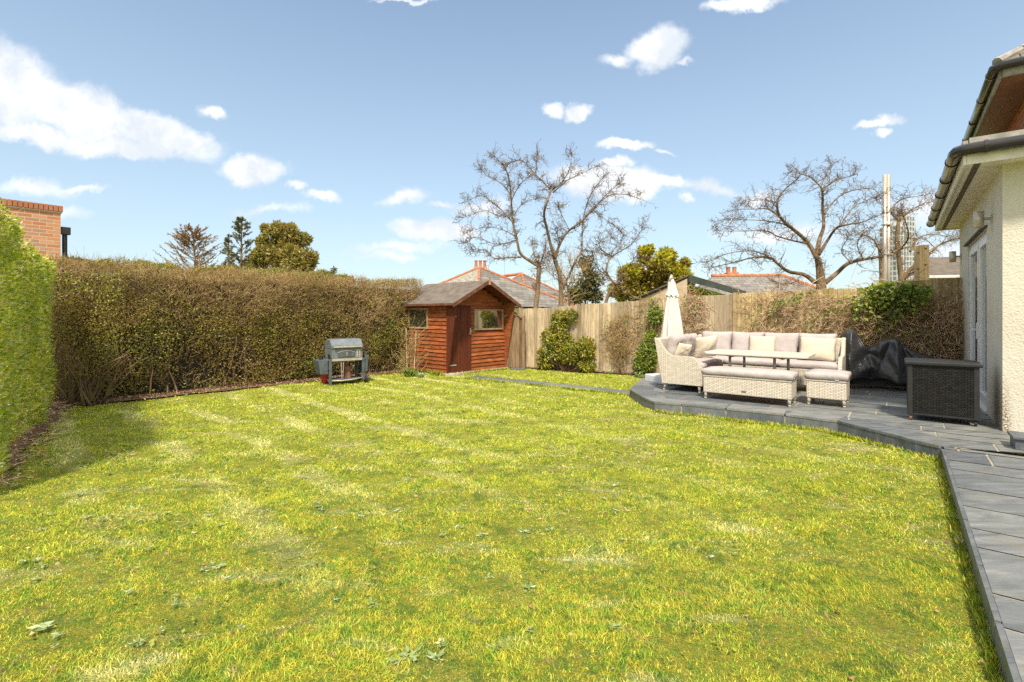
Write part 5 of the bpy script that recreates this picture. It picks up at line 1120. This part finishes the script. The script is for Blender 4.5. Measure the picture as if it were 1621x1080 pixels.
# low border plants
def tuft(name, label, px, py, s, n, mat, flowers=0, group=None):
    g_ = G(px, py); r_ = emp(name, g_[:], 0, label, 'plant', group); a = rs.uniform(0, 6.28, n); d = np.stack([np.cos(a), np.sin(a), rs.uniform(.3, 1.4, n)], 1); p = rs.normal(size=(n, 3)) * s * .25; p[:, 2] = .01
    l = s * rs.uniform(.6, 1.1, n); v, f = leaves(p, d, l, l * .34, rs, .1, up=(0, 0, 1)); np_obj('foliage', v, f, mat, r_)
    if flowers:
        m_ = MB()
        for _ in range(flowers): q = Vector((rs.normal() * s * .5, rs.normal() * s * .4, s * rs.uniform(.6, .9))); m_.lathe([(.002, -.008), (.014, 0), (.004, .006)], q, 6)
        m_.build('flowers', MT['flower'], r_)
tuft('primrose', 'pale leafy primrose clump by the corner of the red shed', 667, 598, .13, 40, MT['weedleaf'], 14)
tuft('border_plant', 'bright strappy plant at the foot of the triangular shrub', 938, 588, .18, 50, MT['leaf_ivy'])
tuft('border_plant', 'pale broad-leaved plant at the fence foot beside the parasol base', 1012, 598, .15, 40, MT['weedleaf'], 6)
tuft('border_plant', 'small pale plant at the fence foot in front of the bare bush', 968, 592, .12, 30, MT['weedleaf'], 4)
# canes and dry climber by the shed
cn = emp('dry_climber', G(648, 594)[:], 0, 'dry orange-brown climber tied to two pale canes beside the shed', 'climber')
m_ = MB(); m_.tube([(-.05, 0, 0), (-.09, .04, 1.15)], [.008, .006], 6); m_.build('cane', MT['upvc'], cn); m_ = MB(); m_.tube([(.12, -.05, 0), (.17, -.02, 1.1)], [.008, .006], 6); m_.build('cane', MT['upvc'], cn)
n = 170; p = np.stack([rs.normal(0, .13, n), rs.normal(0, .06, n), rs.uniform(0, .9, n)], 1); A, B, K = curl(p, rs.normal(size=(n, 3)) * .45 + np.array([.1, 0, 1]), rs.uniform(.3, .7, n), 6, rs, .24); v, f = prisms(A, B, .0032, .0025, 3); np_obj('stems', v, f, MT['tantwig'], cn)
n = 260; p = A[rs.integers(0, len(A), n)]; v, f = leaves(p, rs.normal(size=(n, 3)), .03, .014, rs); np_obj('foliage', v, f, MT['thatch'], cn)
tuft('grass_tuft', 'long green grass tuft at the foot of the canes beside the shed', 650, 595.5, .2, 130, MT['leaf_ivy'])

# ---------------------------------------------------------------- trees
def limb_path(pts, Y, dy, rnd):
    o = []; y = Y
    for (px, py) in pts: o.append(at(px, py, y)); y += rnd.uniform(-dy, dy)
    # smooth by midpoint subdivision
    q = []
    for i in range(len(o) - 1):
        p0 = o[max(0, i - 1)]; p1 = o[i]; p2 = o[i + 1]; p3 = o[min(len(o) - 1, i + 2)]
        for k in range(4):
            t_ = k / 4; q.append(.5 * ((2 * p1) + (-p0 + p2) * t_ + (2 * p0 - 5 * p1 + 4 * p2 - p3) * t_ * t_ + (-p0 + 3 * p1 - 3 * p2 + p3) * t_ ** 3))
    q.append(o[-1]); return q
def bare_tree(name, label, base, limbs, Y, mat, twigmat, rng, rnd, tw1=26, L1=1.1, L2=.5, per=3.2, buds=0, outward=.5, dy=.35, minr=.0032):
    root = emp(name, (base.x, base.y, 0), 0, label, 'tree'); o = Vector((base.x, base.y, 0)); tr = MB(); SP, SD, SR = [], [], []
    trunkset = None
    allp = [at(px, py, Y) for (pts, r0, r1) in limbs for px, py in pts]; cen = sum(allp, Vector()) / len(allp) - o
    for li, (pts, r0, r1) in enumerate(limbs):
        r0 *= .84; r1 *= .8; q = [p - o for p in limb_path(pts, Y, dy if li else .05, rnd)]; n = len(q); rr_ = [r0 + (r1 - r0) * (i / (n - 1)) ** .8 for i in range(n)]
        if li == 0 or pts[0][1] > 468: q[0].z = -.05 if q[0].z < 1.9 else q[0].z
        tr.tube(q, rr_, 9)
        for i in range(max(1, n // 3 if r0 > .05 else 1), n):
            seg = q[i] - q[i - 1]; m = max(1, int(seg.length * per * (1.4 if i > n * .6 else 1)))
            if q[i].z < 1.6: continue
            for _ in range(m):
                a = q[i - 1] + seg * rnd.random(); SP.append(a); dirn = seg.normalized() * .55 + Vector((rnd.gauss(0, .6), rnd.gauss(0, .6), rnd.gauss(.15, .45))) + (a - cen).normalized() * outward; SD.append(dirn); SR.append(min(.014, rr_[i] * .5))
        SP += [q[-1]] * 3; SD += [(q[-1] - q[-2]).normalized() + Vector((rnd.gauss(0, .4), rnd.gauss(0, .4), rnd.gauss(0, .4))) for _ in range(3)]; SR += [min(.012, r1)] * 3
    tr.build('trunk', mat, root, smooth=True)
    P = np.array([tuple(x) for x in SP]); Dv = np.array([tuple(x) for x in SD]); Rr = np.array(SR); n = len(P)
    ln = L1 * rng.uniform(.4, 1.2, n); A, B, K = curl(P, Dv, ln, 6, rng, .24, -.03); ra = np.tile(Rr, 6) * (1 - K / 8.0); parts = [prisms(A, B, np.maximum(minr, ra), np.maximum(minr, ra * .86), 4)]
    # second order
    k = rng.uniform(size=len(A)) < 1.0; A2 = (A + B)[k] / 2; d2 = unit(B - A)[k] * .6 + rng.normal(size=(k.sum(), 3)) * .65 + np.array([0, 0, .15]); A_, B_, K_ = curl(A2, d2, L2 * rng.uniform(.4, 1.2, len(A2)), 4, rng, .28); r_ = np.maximum(minr, .006 * (1 - K_ * .15)); parts.append(prisms(A_, B_, r_, r_ * .85, 3))
    k = rng.uniform(size=len(A_)) < .65; A3 = B_[k]; d3 = unit(B_ - A_)[k] * .5 + rng.normal(size=(k.sum(), 3)) * .7; a_, b_, k_ = curl(A3, d3, L2 * .35 * rng.uniform(.4, 1.2, len(A3)), 2, rng, .3); parts.append(prisms(a_, b_, minr, minr * .8, 3))
    v, f = merge(parts); np_obj('branches', v, f, twigmat, root)
    if buds:
        pp = b_[rng.integers(0, len(b_), buds)]; v, f = leaves(pp + rng.normal(size=pp.shape) * .01, rng.normal(size=pp.shape), .045, .022, rng); np_obj('buds', v, f, MT['leaf_bud'], root)
    return root
def C4(l): return [(720 + x / 3.86, 230 + y / 3.86) for x, y in l]
def C7(l): return [(1120 + x / 4.0525, 240 + y / 4.0525) for x, y in l]
rt = np.random.default_rng(9); rr = random.Random(12)
bare_tree('bare_tree', 'tall bare pale-barked tree leaning left, directly behind the fence by the shed', at(847, 486, 15), [
    (C4([(492, 1010), (505, 900), (512, 800), (515, 735)]), .095, .078),
    (C4([(515, 740), (455, 705), (400, 660), (378, 570), (352, 450), (345, 330), (330, 200), (300, 130), (245, 70)]), .068, .012),
    (C4([(405, 685), (330, 685), (240, 692), (190, 640), (120, 650)]), .034, .009),
    (C4([(515, 730), (490, 680), (470, 610)]), .036, .018), (C4([(512, 735), (535, 690), (552, 640)]), .036, .016), (C4([(530, 700), (560, 685), (590, 670)]), .018, .008),
    (C4([(378, 580), (300, 600), (230, 600), (130, 560), (80, 590)]), .022, .007),
    (C4([(352, 470), (290, 400), (230, 350), (170, 310), (100, 330)]), .026, .007), (C4([(345, 430), (260, 430), (180, 400), (60, 440)]), .02, .006),
    (C4([(345, 340), (390, 250), (440, 200)]), .022, .008), (C4([(340, 300), (280, 230), (200, 190), (165, 150)]), .024, .007), (C4([(350, 440), (420, 350), (490, 330)]), .018, .006), (C4([(375, 560), (300, 520), (200, 500), (110, 520)]), .018, .006)],
    15.0, MT['bark'], MT['twig'], rt, rr, L1=.38, L2=.24, per=4.6, buds=1200, outward=.25)
bare_tree('bare_tree', 'tall bare fork-trunked tree with upright spreading limbs beside the leaning one', at(890, 486, 15.3), [
    (C4([(648, 1010), (650, 900), (640, 790), (610, 700)]), .10, .075),
    (C4([(612, 705), (585, 610), (565, 520), (545, 430), (562, 350), (590, 270)]), .062, .035),
    (C4([(590, 275), (545, 230), (495, 180), (440, 120), (400, 90), (330, 110)]), .03, .008), (C4([(590, 275), (640, 240), (690, 170), (715, 70)]), .03, .008), (C4([(600, 290), (680, 220), (760, 180), (860, 130)]), .026, .007),
    (C4([(612, 700), (635, 620), (680, 540), (745, 485), (790, 450), (850, 380), (940, 310), (1030, 300), (1110, 320)]), .058, .009),
    (C4([(655, 880), (700, 790), (740, 700), (775, 640), (778, 540), (785, 450), (810, 350), (850, 270), (900, 205)]), .055, .010),
    (C4([(800, 440), (890, 340), (960, 270), (1000, 240)]), .024, .007), (C4([(850, 400), (900, 440), (960, 480), (1010, 520)]), .02, .006), (C4([(790, 640), (840, 650), (890, 660)]), .02, .008), (C4([(640, 590), (625, 540), (630, 510)]), .022, .012), (C4([(700, 520), (640, 400), (630, 380)]), .016, .007), (C4([(490, 180), (500, 110), (510, 60)]), .014, .006)],
    15.3, MT['bark'], MT['twig'], rt, rr, L1=.38, L2=.24, per=4.4, buds=1200, outward=.25)
bare_tree('bare_tree', 'small crooked bare tree leaning right in front of the evergreens', at(960, 478, 14.2), [
    (C4([(920, 970), (945, 900), (985, 850)]), .06, .05), (C4([(985, 850), (945, 810), (925, 760), (950, 690), (1010, 650), (1090, 595), (1140, 515)]), .042, .009), (C4([(985, 850), (1010, 790), (1060, 740), (1090, 700)]), .03, .009), (C4([(940, 800), (880, 760), (850, 700)]), .022, .008), (C4([(960, 680), (900, 640), (880, 600)]), .02, .007), (C4([(1020, 645), (1000, 600), (960, 570)]), .016, .006)],
    14.2, MT['bark2'], MT['twig'], rt, rr, L1=.5, L2=.28, per=4, buds=200)
bare_tree('bare_tree', 'wide spreading bare orchard tree with short stout trunk right of the chimney', at(1300, 450, 14.5), [
    (C7([(735, 1000), (728, 860), (720, 760), (705, 680)]), .20, .10),
    (C7([(705, 690), (640, 580), (540, 490), (462, 415), (450, 310), (500, 240), (570, 180)]), .085, .012),
    (C7([(700, 660), (720, 560), (745, 480), (738, 370), (735, 250), (700, 200), (650, 160), (540, 130)]), .085, .011),
    (C7([(735, 255), (780, 210), (840, 180), (930, 155)]), .028, .008), (C7([(725, 230), (760, 150), (790, 95)]), .022, .006),
    (C7([(715, 660), (770, 570), (830, 490), (920, 465), (1000, 450), (1110, 405)]), .062, .010), (C7([(850, 480), (900, 400), (960, 340), (1060, 300)]), .026, .007), (C7([(750, 400), (830, 300), (930, 250), (1060, 240), (1100, 280)]), .03, .007),
    (C7([(745, 850), (830, 780), (900, 720), (1010, 690), (1130, 670), (1240, 620), (1290, 540), (1260, 420)]), .09, .016),
    (C7([(690, 840), (620, 790), (520, 770), (450, 720), (400, 680), (290, 680), (180, 710), (40, 740)]), .085, .010),
    (C7([(640, 590), (540, 570), (440, 540), (380, 510), (220, 510), (70, 510)]), .036, .006), (C7([(460, 420), (390, 370), (300, 370), (200, 370)]), .03, .006), (C7([(450, 330), (360, 310), (250, 320)]), .024, .006), (C7([(560, 510), (470, 460), (300, 440), (100, 440)]), .028, .006),
    (C7([(420, 690), (300, 640), (150, 650), (20, 700)]), .028, .006), (C7([(1000, 690), (960, 600), (1000, 520)]), .024, .008), (C7([(930, 720), (860, 640), (900, 560)]), .024, .008), (C7([(600, 790), (560, 840), (480, 850)]), .02, .008)],
    14.5, MT['bark2'], MT['twig'], rt, rr, L1=.46, L2=.28, per=5.2, buds=1200, dy=.5, outward=.25)
bare_tree('bare_tree', 'stout ivy-clad bare tree with drooping limbs behind the steel flue', at(1430, 440, 16.5), [
    (C7([(1240, 1000), (1245, 850), (1230, 700), (1215, 560), (1230, 420)]), .13, .06), (C7([(1130, 1000), (1120, 860), (1110, 700), (1100, 600)]), .11, .05), (C7([(1240, 830), (1320, 740), (1420, 660), (1500, 590), (1600, 560)]), .09, .015), (C7([(1300, 640), (1350, 560), (1440, 530), (1600, 560)]), .05, .008),
    (C7([(1230, 450), (1180, 380), (1240, 310), (1360, 285)]), .05, .008), (C7([(1230, 440), (1300, 380), (1400, 330), (1490, 320)]), .05, .008), (C7([(1250, 820), (1330, 770), (1400, 700)]), .08, .02), (C7([(1110, 640), (1060, 560), (1010, 540)]), .05, .01)],
    16.5, MT['bark'], MT['twig'], rt, rr, L1=.6, L2=.35, per=3.4, buds=900, dy=.4, outward=.2)
bare_tree('bare_tree', 'slim twiggy leafless sapling between the two tall bare trees and the evergreens', at(905, 478, 17.5), [
    (C4([(700, 990), (690, 900), (680, 820), (640, 760)]), .04, .014), (C4([(690, 900), (740, 820), (780, 760)]), .025, .009), (C4([(685, 860), (600, 800), (560, 760)]), .022, .008), (C4([(690, 880), (720, 780), (700, 720)]), .02, .008)], 17.5, MT['bark'], MT['tantwig'], rt, rr, L1=.7, L2=.4, per=6, buds=0)

def leafy_tree(name, label, px, pyb, Y, clumps, nleaf, L, leafmat, rng, trunk_r=.12, Wd=.45, cat='tree', twigs=60):
    b = at(px, pyb, Y); b.z = 0; root = emp(name, b[:], 0, label, cat); P, O = [], []; vol = np.array([c[2] * c[3] for c in clumps], dtype=float); vol = vol / vol.sum(); cents = []
    for (cx, cy, rx, ry), w_ in zip(clumps, vol):
        c = at(cx, cy, Y) - b; c.y += rng.uniform(-.5, .5) * rx * Y / F; sx, sz = rx * Y / F, ry * Y / F; sub = max(3, int(w_ * 60))
        cents.append(c)
        for _ in range(sub):
            d = unit(rng.normal(size=(1, 3)))[0]; cc = np.array(c) + d * np.array([sx, sx * .8, sz]) * rng.uniform(.35, .85); rr_ = (sx + sz) * .5 * rng.uniform(.22, .55); n = int(nleaf * w_ / sub); dd = unit(rng.normal(size=(n, 3))); P.append(cc + dd * (rr_ * rng.uniform(.4, 1, n) ** .6)[:, None]); O.append(dd)
    P = np.concatenate(P); O = np.concatenate(O); n = len(P); l = L * rng.uniform(.6, 1.3, n); v, f = leaves(P, O + rng.normal(size=(n, 3)) * .5, l, l * Wd, rng, .12, up=O + np.array([0, 0, .5])); np_obj('crown', v, f, leafmat, root)
    m_ = MB(); top = max(cents, key=lambda c: c.z); m_.tube([(0, 0, -.05), (.02, 0, top.z * .4), (top.x * .6, 0, top.z * .8), tuple(top)], [trunk_r, trunk_r * .8, trunk_r * .45, .03], 8)
    for c in cents: m_.tube([(top.x * .3, 0, c.z * .5), ((c.x + top.x * .3) * .5, c.y * .5, c.z * .72), tuple(c)], [trunk_r * .4, trunk_r * .25, .02], 6)
    m_.build('trunk', MT['bark2'], root, smooth=True); return root
leafy_tree('evergreen_tree', 'dense rounded dark evergreen with golden tips beyond the brown hedge', 455, 440, 24, [(440, 395, 34, 30), (458, 412, 48, 30), (462, 385, 30, 26), (450, 378, 26, 22), (425, 365, 12, 10), (455, 362, 16, 10), (430, 405, 30, 22), (470, 400, 30, 24), (490, 420, 22, 20), (410, 425, 30, 18), (450, 425, 40, 20), (425, 385, 20, 18), (385, 420, 16, 8)], 34000, .17, MT['leaf_dark'], rt, .2)
leafy_tree('evergreen_tree', 'bushy yellow-green evergreen behind the fence left of the beige outbuilding', 1040, 470, 18, [(1035, 415, 30, 22), (1075, 425, 24, 18), (1000, 440, 24, 24), (1050, 440, 40, 22), (1090, 445, 15, 15), (1020, 400, 16, 12), (1060, 402, 14, 9), (985, 460, 20, 16), (1020, 460, 35, 16)], 17000, .15, MT['leaf_yellow'], rt, .12)
leafy_tree('conifer', 'loose brownish conifer between the crooked tree and the second bare tree', 925, 480, 19, [(930, 420, 11, 18), (935, 445, 20, 18), (915, 462, 26, 16), (945, 465, 18, 14)], 4500, .13, MT['leaf_conifer'], rt, .06)
def conifer(name, label, px, pyb, pyt, Y, spread, n, mat, rng, fan=1.0, lean=0):
    b = at(px, pyb, Y); b.z = 0; root = emp(name, b[:], 0, label, 'tree'); H = at(px, pyt, Y).z; m_ = MB(); m_.tube([(0, 0, 0), (lean * .5, 0, H * .6), (lean, 0, H)], [.10, .06, .012], 7); m_.build('trunk', MT['bark2'], root, smooth=True)
    z = H * (1 - rng.uniform(0, .62, n) ** 1.0); fr_ = (H - z) / (H * .6); az = rng.uniform(0, 6.28, n); ln = spread * (.16 + .84 * np.clip(fr_, 0, 1) ** .7) * rng.uniform(.55, 1.1, n)
    p = np.stack([lean * z / H, np.zeros(n), z], 1); d = np.stack([np.cos(az), np.sin(az), rng.uniform(.15, .9, n) * fan], 1); A, B, K = curl(p, d, ln, 6, rng, .10, -.05); v1 = prisms(A, B, .014 * (1 - K * .12), .012 * (1 - K * .12), 3); v, f = v1; np_obj('branches', v, f, MT['twig'], root)
    m = len(A) * 14; idx = rng.integers(0, len(A), m); idx = idx[K[idx] > 1]; q = A[idx] + (B[idx] - A[idx]) * rng.uniform(size=(len(idx), 1)); l = .10 * rng.uniform(.5, 1.4, len(idx)); v, f = leaves(q, unit(B[idx] - A[idx]) + rng.normal(size=q.shape) * .6 - np.array([0, 0, .1]), l, l * .28, rng, .08); np_obj('crown', v, f, mat, root); return root
conifer('conifer', 'sparse tall spiky conifer standing left of the dense evergreen', 382, 440, 346, 24, 1.25, 130, MT['leaf_conifer'], rt, .9)
conifer('conifer', 'thin wispy half-bare conifer squeezed beside the rusty one', 362, 440, 372, 24.5, .7, 50, MT['leaf_conifer'], rt, .7)
conifer('conifer', 'broad rusty-brown fan-shaped conifer at the left of the far tree group', 315, 440, 366, 24, 2.5, 170, MT['leaf_rust'], rt, 1.1, -.3)
leafy_tree('sapling', 'tiny leafy shoot poking up beyond the hedge right of the evergreen', 526, 450, 20, [(524, 434, 5, 6), (530, 428, 4, 4)], 220, .11, MT['leaf_conifer'], rt, .02)

# ---------------------------------------------------------------- buildings beyond
# brick building at the left
br = emp('brick_building', (-9.8, 10.7, 0), math.atan2(D.y, D.x), 'orange brick flat-topped building rising behind the left hedge', 'building')
m_ = MB(); m_.box(-6, -.0, 0, 0, 4.0, 3.68); m_.build('wall', MT['brick'], br)
m_ = MB(); m_.box(-6, -.02, 3.683, .02, 4.0, 3.71); m_.build('coping_slip', MT['beige'], br)
m_ = MB(); x = -3.0
while x < .03: m_.box(x, -.035, 3.713, x + .068, .18, 3.84); x += .078
m_.build('soldier_course', MT['terracotta'], br, bev=.003)
m_ = MB(); m_.box(.005, .02, 3.24, .17, .16, 3.40); m_.tube([(.08, .09, 3.24), (.08, .09, 0)], .045, 10); m_.build('hopper', MT['black'], br, bev=.004)
br.scale = (1, 1, 1)
def hip_roof(name, label, Y, apex, corners, mats, ridge_w=.065, wallz=2.4, cat='house', extra=None):
    """apex, corners in world; each face between consecutive corners"""
    base = Vector((apex.x, apex.y, 0)); root = emp(name, base[:], 0, label, cat); ap = apex - base; cs = [c - base for c in corners]
    n = len(cs)
    rmb = MB()
    for i in range(n):
        a, b = cs[i], cs[(i + 1) % n]; m_ = MB(); m_.add([tuple(a), tuple(b), tuple(ap)], [(0, 1, 2)]); me = m_.build('roof', mats[i % len(mats)], root)
        # uv along the slope
        du = (b - a).normalized(); nv = (b - a).cross(ap - a).normalized(); dv = nv.cross(du); uvl = me.data.uv_layers[0]
        for l_, p in zip(me.data.loops, [me.data.vertices[l.vertex_index].co for l in me.data.loops]): uvl.data[l_.index].uv = ((p - a).dot(du), (p - a).dot(dv))
    for c in cs:
        k = int((ap - c).length / .45)
        for j in range(k): p = c + (ap - c) * (j / k); q = c + (ap - c) * ((j + 1.08) / k); rmb.tube([p + Vector((0, 0, .03)), q + Vector((0, 0, .015))], [ridge_w * 1.15, ridge_w], 8)
    rmb.build('ridge_tiles', MT['terracotta'], root)
    m_ = MB(); inn = [Vector((c.x * .93, c.y * .93, 0)) for c in cs]; m_.prism(inn, (0, 0, cs[0].z - .05)); m_.build('wall', MT['beige'], root); return root, ap
Yh = 27.0
ap = at(759, 424, Yh); cs = [at(757, 470, Yh - 4.6), at(915, 499, Yh + .3), at(775, 482, Yh + 5), at(610, 495, Yh + .2)]
for c in cs: c.z = 1.85
cs[0] = at(757, 487, Yh - 4.9); cs[0].z = 1.85
h1, a1 = hip_roof('bungalow', 'bungalow with grey slate hipped roof and orange ridge tiles behind the shed', Yh, ap, cs, [MT['slateroof'], MT['slateroof'], MT['lichen'], MT['lichen']])
m_ = MB(); m_.box(-.35, .5, 3.2, .35, 1.1, a1.z + .12); ch = m_.build('chimney', MT['brick'], h1)
for k, x in enumerate((-.24, -.0, .24)): m_ = MB(); m_.lathe([(.085, 0), (.075, .30), (.095, .31), (.095, .36), (.06, .36)], (x, .75, a1.z + .12), 12); m_.build('chimney_pot', MT['terracotta'], ch)
m_ = MB(); m_.tube([(1.35, .9, a1.z - .3), (1.35, .9, a1.z + .7)], .012, 5); m_.build('aerial', MT['greymetal'], h1)
ap = at(826, 434, 31); cs = [at(838, 470, 26.4), at(935, 495, 32), at(830, 480, 36), at(740, 495, 31)]
for c in cs: c.z = 1.9
h2, a2_ = hip_roof('bungalow', 'second slate-roofed bungalow with orange hips glimpsed behind the bare trunks', 31, ap, cs, [MT['slateroof']])
m_ = MB(); m_.tube([(-.0, 0, a2_.z + .03), (-1.45, .6, a2_.z - .12)], .09, 8); m_.build('ridge_tiles', MT['terracotta'], h2)
m_ = MB(); m_.add([(0, 0, a2_.z), (-1.45, .6, a2_.z - .15), (-1.9, -1.5, 1.9), (.3, -4, 1.9)], [(0, 1, 2, 3)]); 
ap = None
# third roof with orange ridge on the right
b3 = at(1185, 450, 26); b3.z = 0; h3 = emp('bungalow', b3[:], R(-4), 'bungalow roof with long orange ridge and brick chimney left of the orchard tree', 'house')
zr3 = CAMH + (HZ - 437.5) * 26 / F; m_ = MB(); m_.add([(-1.85, 0, zr3), (1.7, 0, zr3 + .03), (3.4, -2.8, 2.1), (-3.4, -2.8, 2.1)], [(3, 2, 1, 0)]); m_.add([(1.7, 0, zr3 + .03), (3.4, 2.8, 2.1), (3.4, -2.8, 2.1)], [(2, 1, 0)]); m_.add([(-1.85, 0, zr3), (-3.4, 2.8, 2.1), (3.4, 2.8, 2.1), (1.7, 0, zr3)], [(3, 2, 1, 0)]); m_.add([(-1.85, 0, zr3), (-3.4, -2.8, 2.1), (-3.4, 2.8, 2.1)], [(0, 2, 1)]); m_.build('roof', MT['slateroof'], h3)
m_ = MB()
for j in range(9): m_.tube([(-1.9 + j * .41, 0, zr3 + .03), (-1.9 + j * .41 + .44, 0, zr3 + .02)], [.11, .095], 8)
for j in range(9): t_ = j / 9; m_.tube([(1.75 + 1.7 * t_, -2.8 * t_, zr3 - (zr3 - 2.1) * t_ + .03), (1.75 + 1.7 * (t_ + .11), -2.8 * (t_ + .11), zr3 - (zr3 - 2.1) * (t_ + .11) + .02)], [.10, .09], 8)
m_.build('ridge_tiles', MT['terracotta'], h3)
m_ = MB(); m_.box(-1.05, .1, zr3 - .4, -.45, .6, zr3 + .22); m_.box(-1.12, .03, zr3 + .08, -.38, .67, zr3 + .14); ch = m_.build('chimney', MT['terracotta'], h3, bev=.01)
for x in (-.92, -.6): m_ = MB(); m_.lathe([(.11, 0), (.1, .26), (.12, .27), (.12, .30)], (x, .35, zr3 + .222), 12); m_.build('chimney_pot', MT['terracotta'], ch)
m_ = MB(); m_.box(-3.1, -2.5, 0, 3.1, 2.5, 2.05); m_.build('wall', MT['beige'], h3)
# beige outbuilding behind the fence
c0 = at(1088, 437.5, 13.2); ob = emp('outbuilding', (c0.x, c0.y, 0), 0, 'beige rendered outbuilding with dark green fascia behind the parasol', 'outbuilding')
zt_ = c0.z; lft = at(1003, 476, 14.6) - Vector((c0.x, c0.y, 0)); rgt = at(1172, 464, 13.9) - Vector((c0.x, c0.y, 0)); up_ = Vector((0, 0, zt_))
bk_ = Vector((.6, 3.2, 0))
m_ = MB(); m_.prism([(0, 0, 0), (0, 0, zt_ - .06), (lft.x, lft.y, lft.z - .06), (lft.x, lft.y, 0)], (.02, .12, 0)); m_.build('wall', MT['beige'], ob)
m_ = MB(); m_.prism([(.03, .0, 0), (rgt.x, rgt.y, 0), (rgt.x, rgt.y, rgt.z - .16), (.03, 0, zt_ - .22)], (-.02, .12, 0)); m_.build('brick_panel', MT['brick'], ob)
m_ = MB(); th_ = .035; rv_ = Vector((.40, .917, 0)) * 3; A_ = [Vector((.02, -.06, zt_)), Vector((lft.x - .1, lft.y - .06, lft.z)), Vector((lft.x - .1, lft.y - .06, lft.z)) + rv_, Vector((.02, -.06, zt_)) + rv_]; m_.prism(A_, (0, 0, th_)); B_ = [Vector((.02, -.06, zt_)), Vector((.02, -.06, zt_)) + rv_, Vector((rgt.x + .1, rgt.y - .06, rgt.z)) + rv_, Vector((rgt.x + .1, rgt.y - .06, rgt.z))]; m_.prism(B_, (0, 0, th_)); m_.build('roof', MT['felt'], ob)
m_ = MB(); m_.prism([(.0, -.10, zt_ + .04), (rgt.x + .12, rgt.y - .10, rgt.z + .045), (rgt.x + .12, rgt.y - .10, rgt.z - .10), (.0, -.10, zt_ - .15)], (0, .03, 0)); m_.build('fascia', MT['greenfascia'], ob)
n = 500; t_ = rs.uniform(0, 1, n); p = np.stack([t_ * rgt.x + .02, t_ * rgt.y - .05 - rs.uniform(0, .05, n), (zt_ - .25) + (rgt.z - zt_ + .02) * t_ - rs.uniform(0, .14, n) * (1 - .5 * t_) * (.5 + .5 * np.abs(np.sin(t_ * 18)))], 1)
v, f = leaves(p, rs.normal(size=(n, 3)) + np.array([0, -1, 0]), .07, .05, rs); iv = np_obj('ivy_garland', v, f, MT['leaf_ivy'], ob)
# steel flue
fl_ = at(1403.5, 445, 15); fl_.z = 0; fu = emp('steel_flue', fl_[:], 0, 'tall shiny twin steel flue rising behind the fence', 'flue')
ztp = at(1403, 277, 15).z
m_ = MB(); m_.tube([(-.055, 0, 0), (-.055, 0, ztp)], .055, 14); m_.build('pipe', MT['poststeel'], fu, smooth=True); m_ = MB(); m_.tube([(.07, .02, 0), (.07, .02, ztp + .01)], .05, 14); m_.build('pipe', MT['poststeel'], fu, smooth=True)
m_ = MB()
for z in (2.4, 3.3, 4.2): m_.box(-.12, -.07, z, .14, .08, z + .03)
m_.tube([(.0, 0, 2.55), (-.45, -.1, 2.5)], .018, 6); m_.build('clamp', MT['greymetal'], fu)
# tall slender tower behind the ivy tree
tw = at(1425, 400, 60); tw.z = 0; towr = emp('tower_block', tw[:], R(20), 'distant slim grey glazed tower seen through the branches behind the flue', 'tower')
zt2 = at(1425, 345, 60).z
t = NT('louvred_cladding'); uvc = t.coord('UV'); b_ = t.n('ShaderNodeTexBrick'); t.l(uvc, b_.inputs[0]); b_.offset = 0; b_.inputs['Scale'].default_value = 1; b_.inputs['Brick Width'].default_value = .5; b_.inputs['Row Height'].default_value = .6; b_.inputs['Mortar Size'].default_value = .09
b_.inputs['Color1'].default_value = (.10, .12, .14, 1); b_.inputs['Color2'].default_value = (.16, .18, .21, 1); b_.inputs['Mortar'].default_value = (.42, .42, .42, 1); MT['louvre'] = t.done(t.pbr(b_.outputs['Color'], .3))
m_ = MB(); m_.box(-2.2, -1, 0, -.9, 1, zt2 - 1.2); m_.build('wing', MT['louvre'], towr); m_ = MB(); m_.box(-.7, -1, 0, 1.1, 1, zt2); m_.build('wing', MT['louvre'], towr); m_ = MB(); m_.box(-.9, -.7, 0, -.7, .9, zt2 - .4); m_.build('core', MT['upvc'], towr)
# tall board behind the fence, small shed roof
wp = at(1459, 440, 12.2); wp.z = 0; po = emp('timber_screen', wp[:], R(-20), 'narrow upright raw timber board standing above the mossy fence', 'timber screen')
m_ = MB(); zz_ = at(1459, 388, 12.2).z
for k in range(3): m_.box(-.15 + k * .101, -.015, 0, -.052 + k * .101, .015, zz_ - .01 * (k == 0))
m_.build('boards', MT['rawwood'], po, bev=.003); m_ = MB()
for z in (1.9, 2.6, 3.0): m_.box(-.10, -.028, z, -.06, -.015, z + .03); m_.box(.05, -.028, z + .1, .09, -.015, z + .13)
m_.build('brackets', MT['rust'], po)
rfp = at(1505, 430, 14); rfp.z = 0; sr = emp('neighbour_shed', rfp[:], R(-15), 'low dark felt-roofed shed beyond the mossy fence beside the house', 'shed')
zA, zB = at(1505, 436, 14).z, at(1505, 420, 14).z + .35; m_ = MB(); m_.prism([(-.75, 0, zA), (1.6, 0, zA), (1.6, 1.6, zB), (-.15, 1.6, zB)], (0, 0, .04)); m_.build('roof', MT['felt'], sr); m_ = MB(); m_.box(-.75, -.06, zA - .07, 1.6, -.0, zA + .01); m_.build('gutter', MT['upvc'], sr); m_ = MB(); m_.box(-.6, .03, 0, 1.5, 1.5, zA - .05); m_.build('wall', MT['beige'], sr)
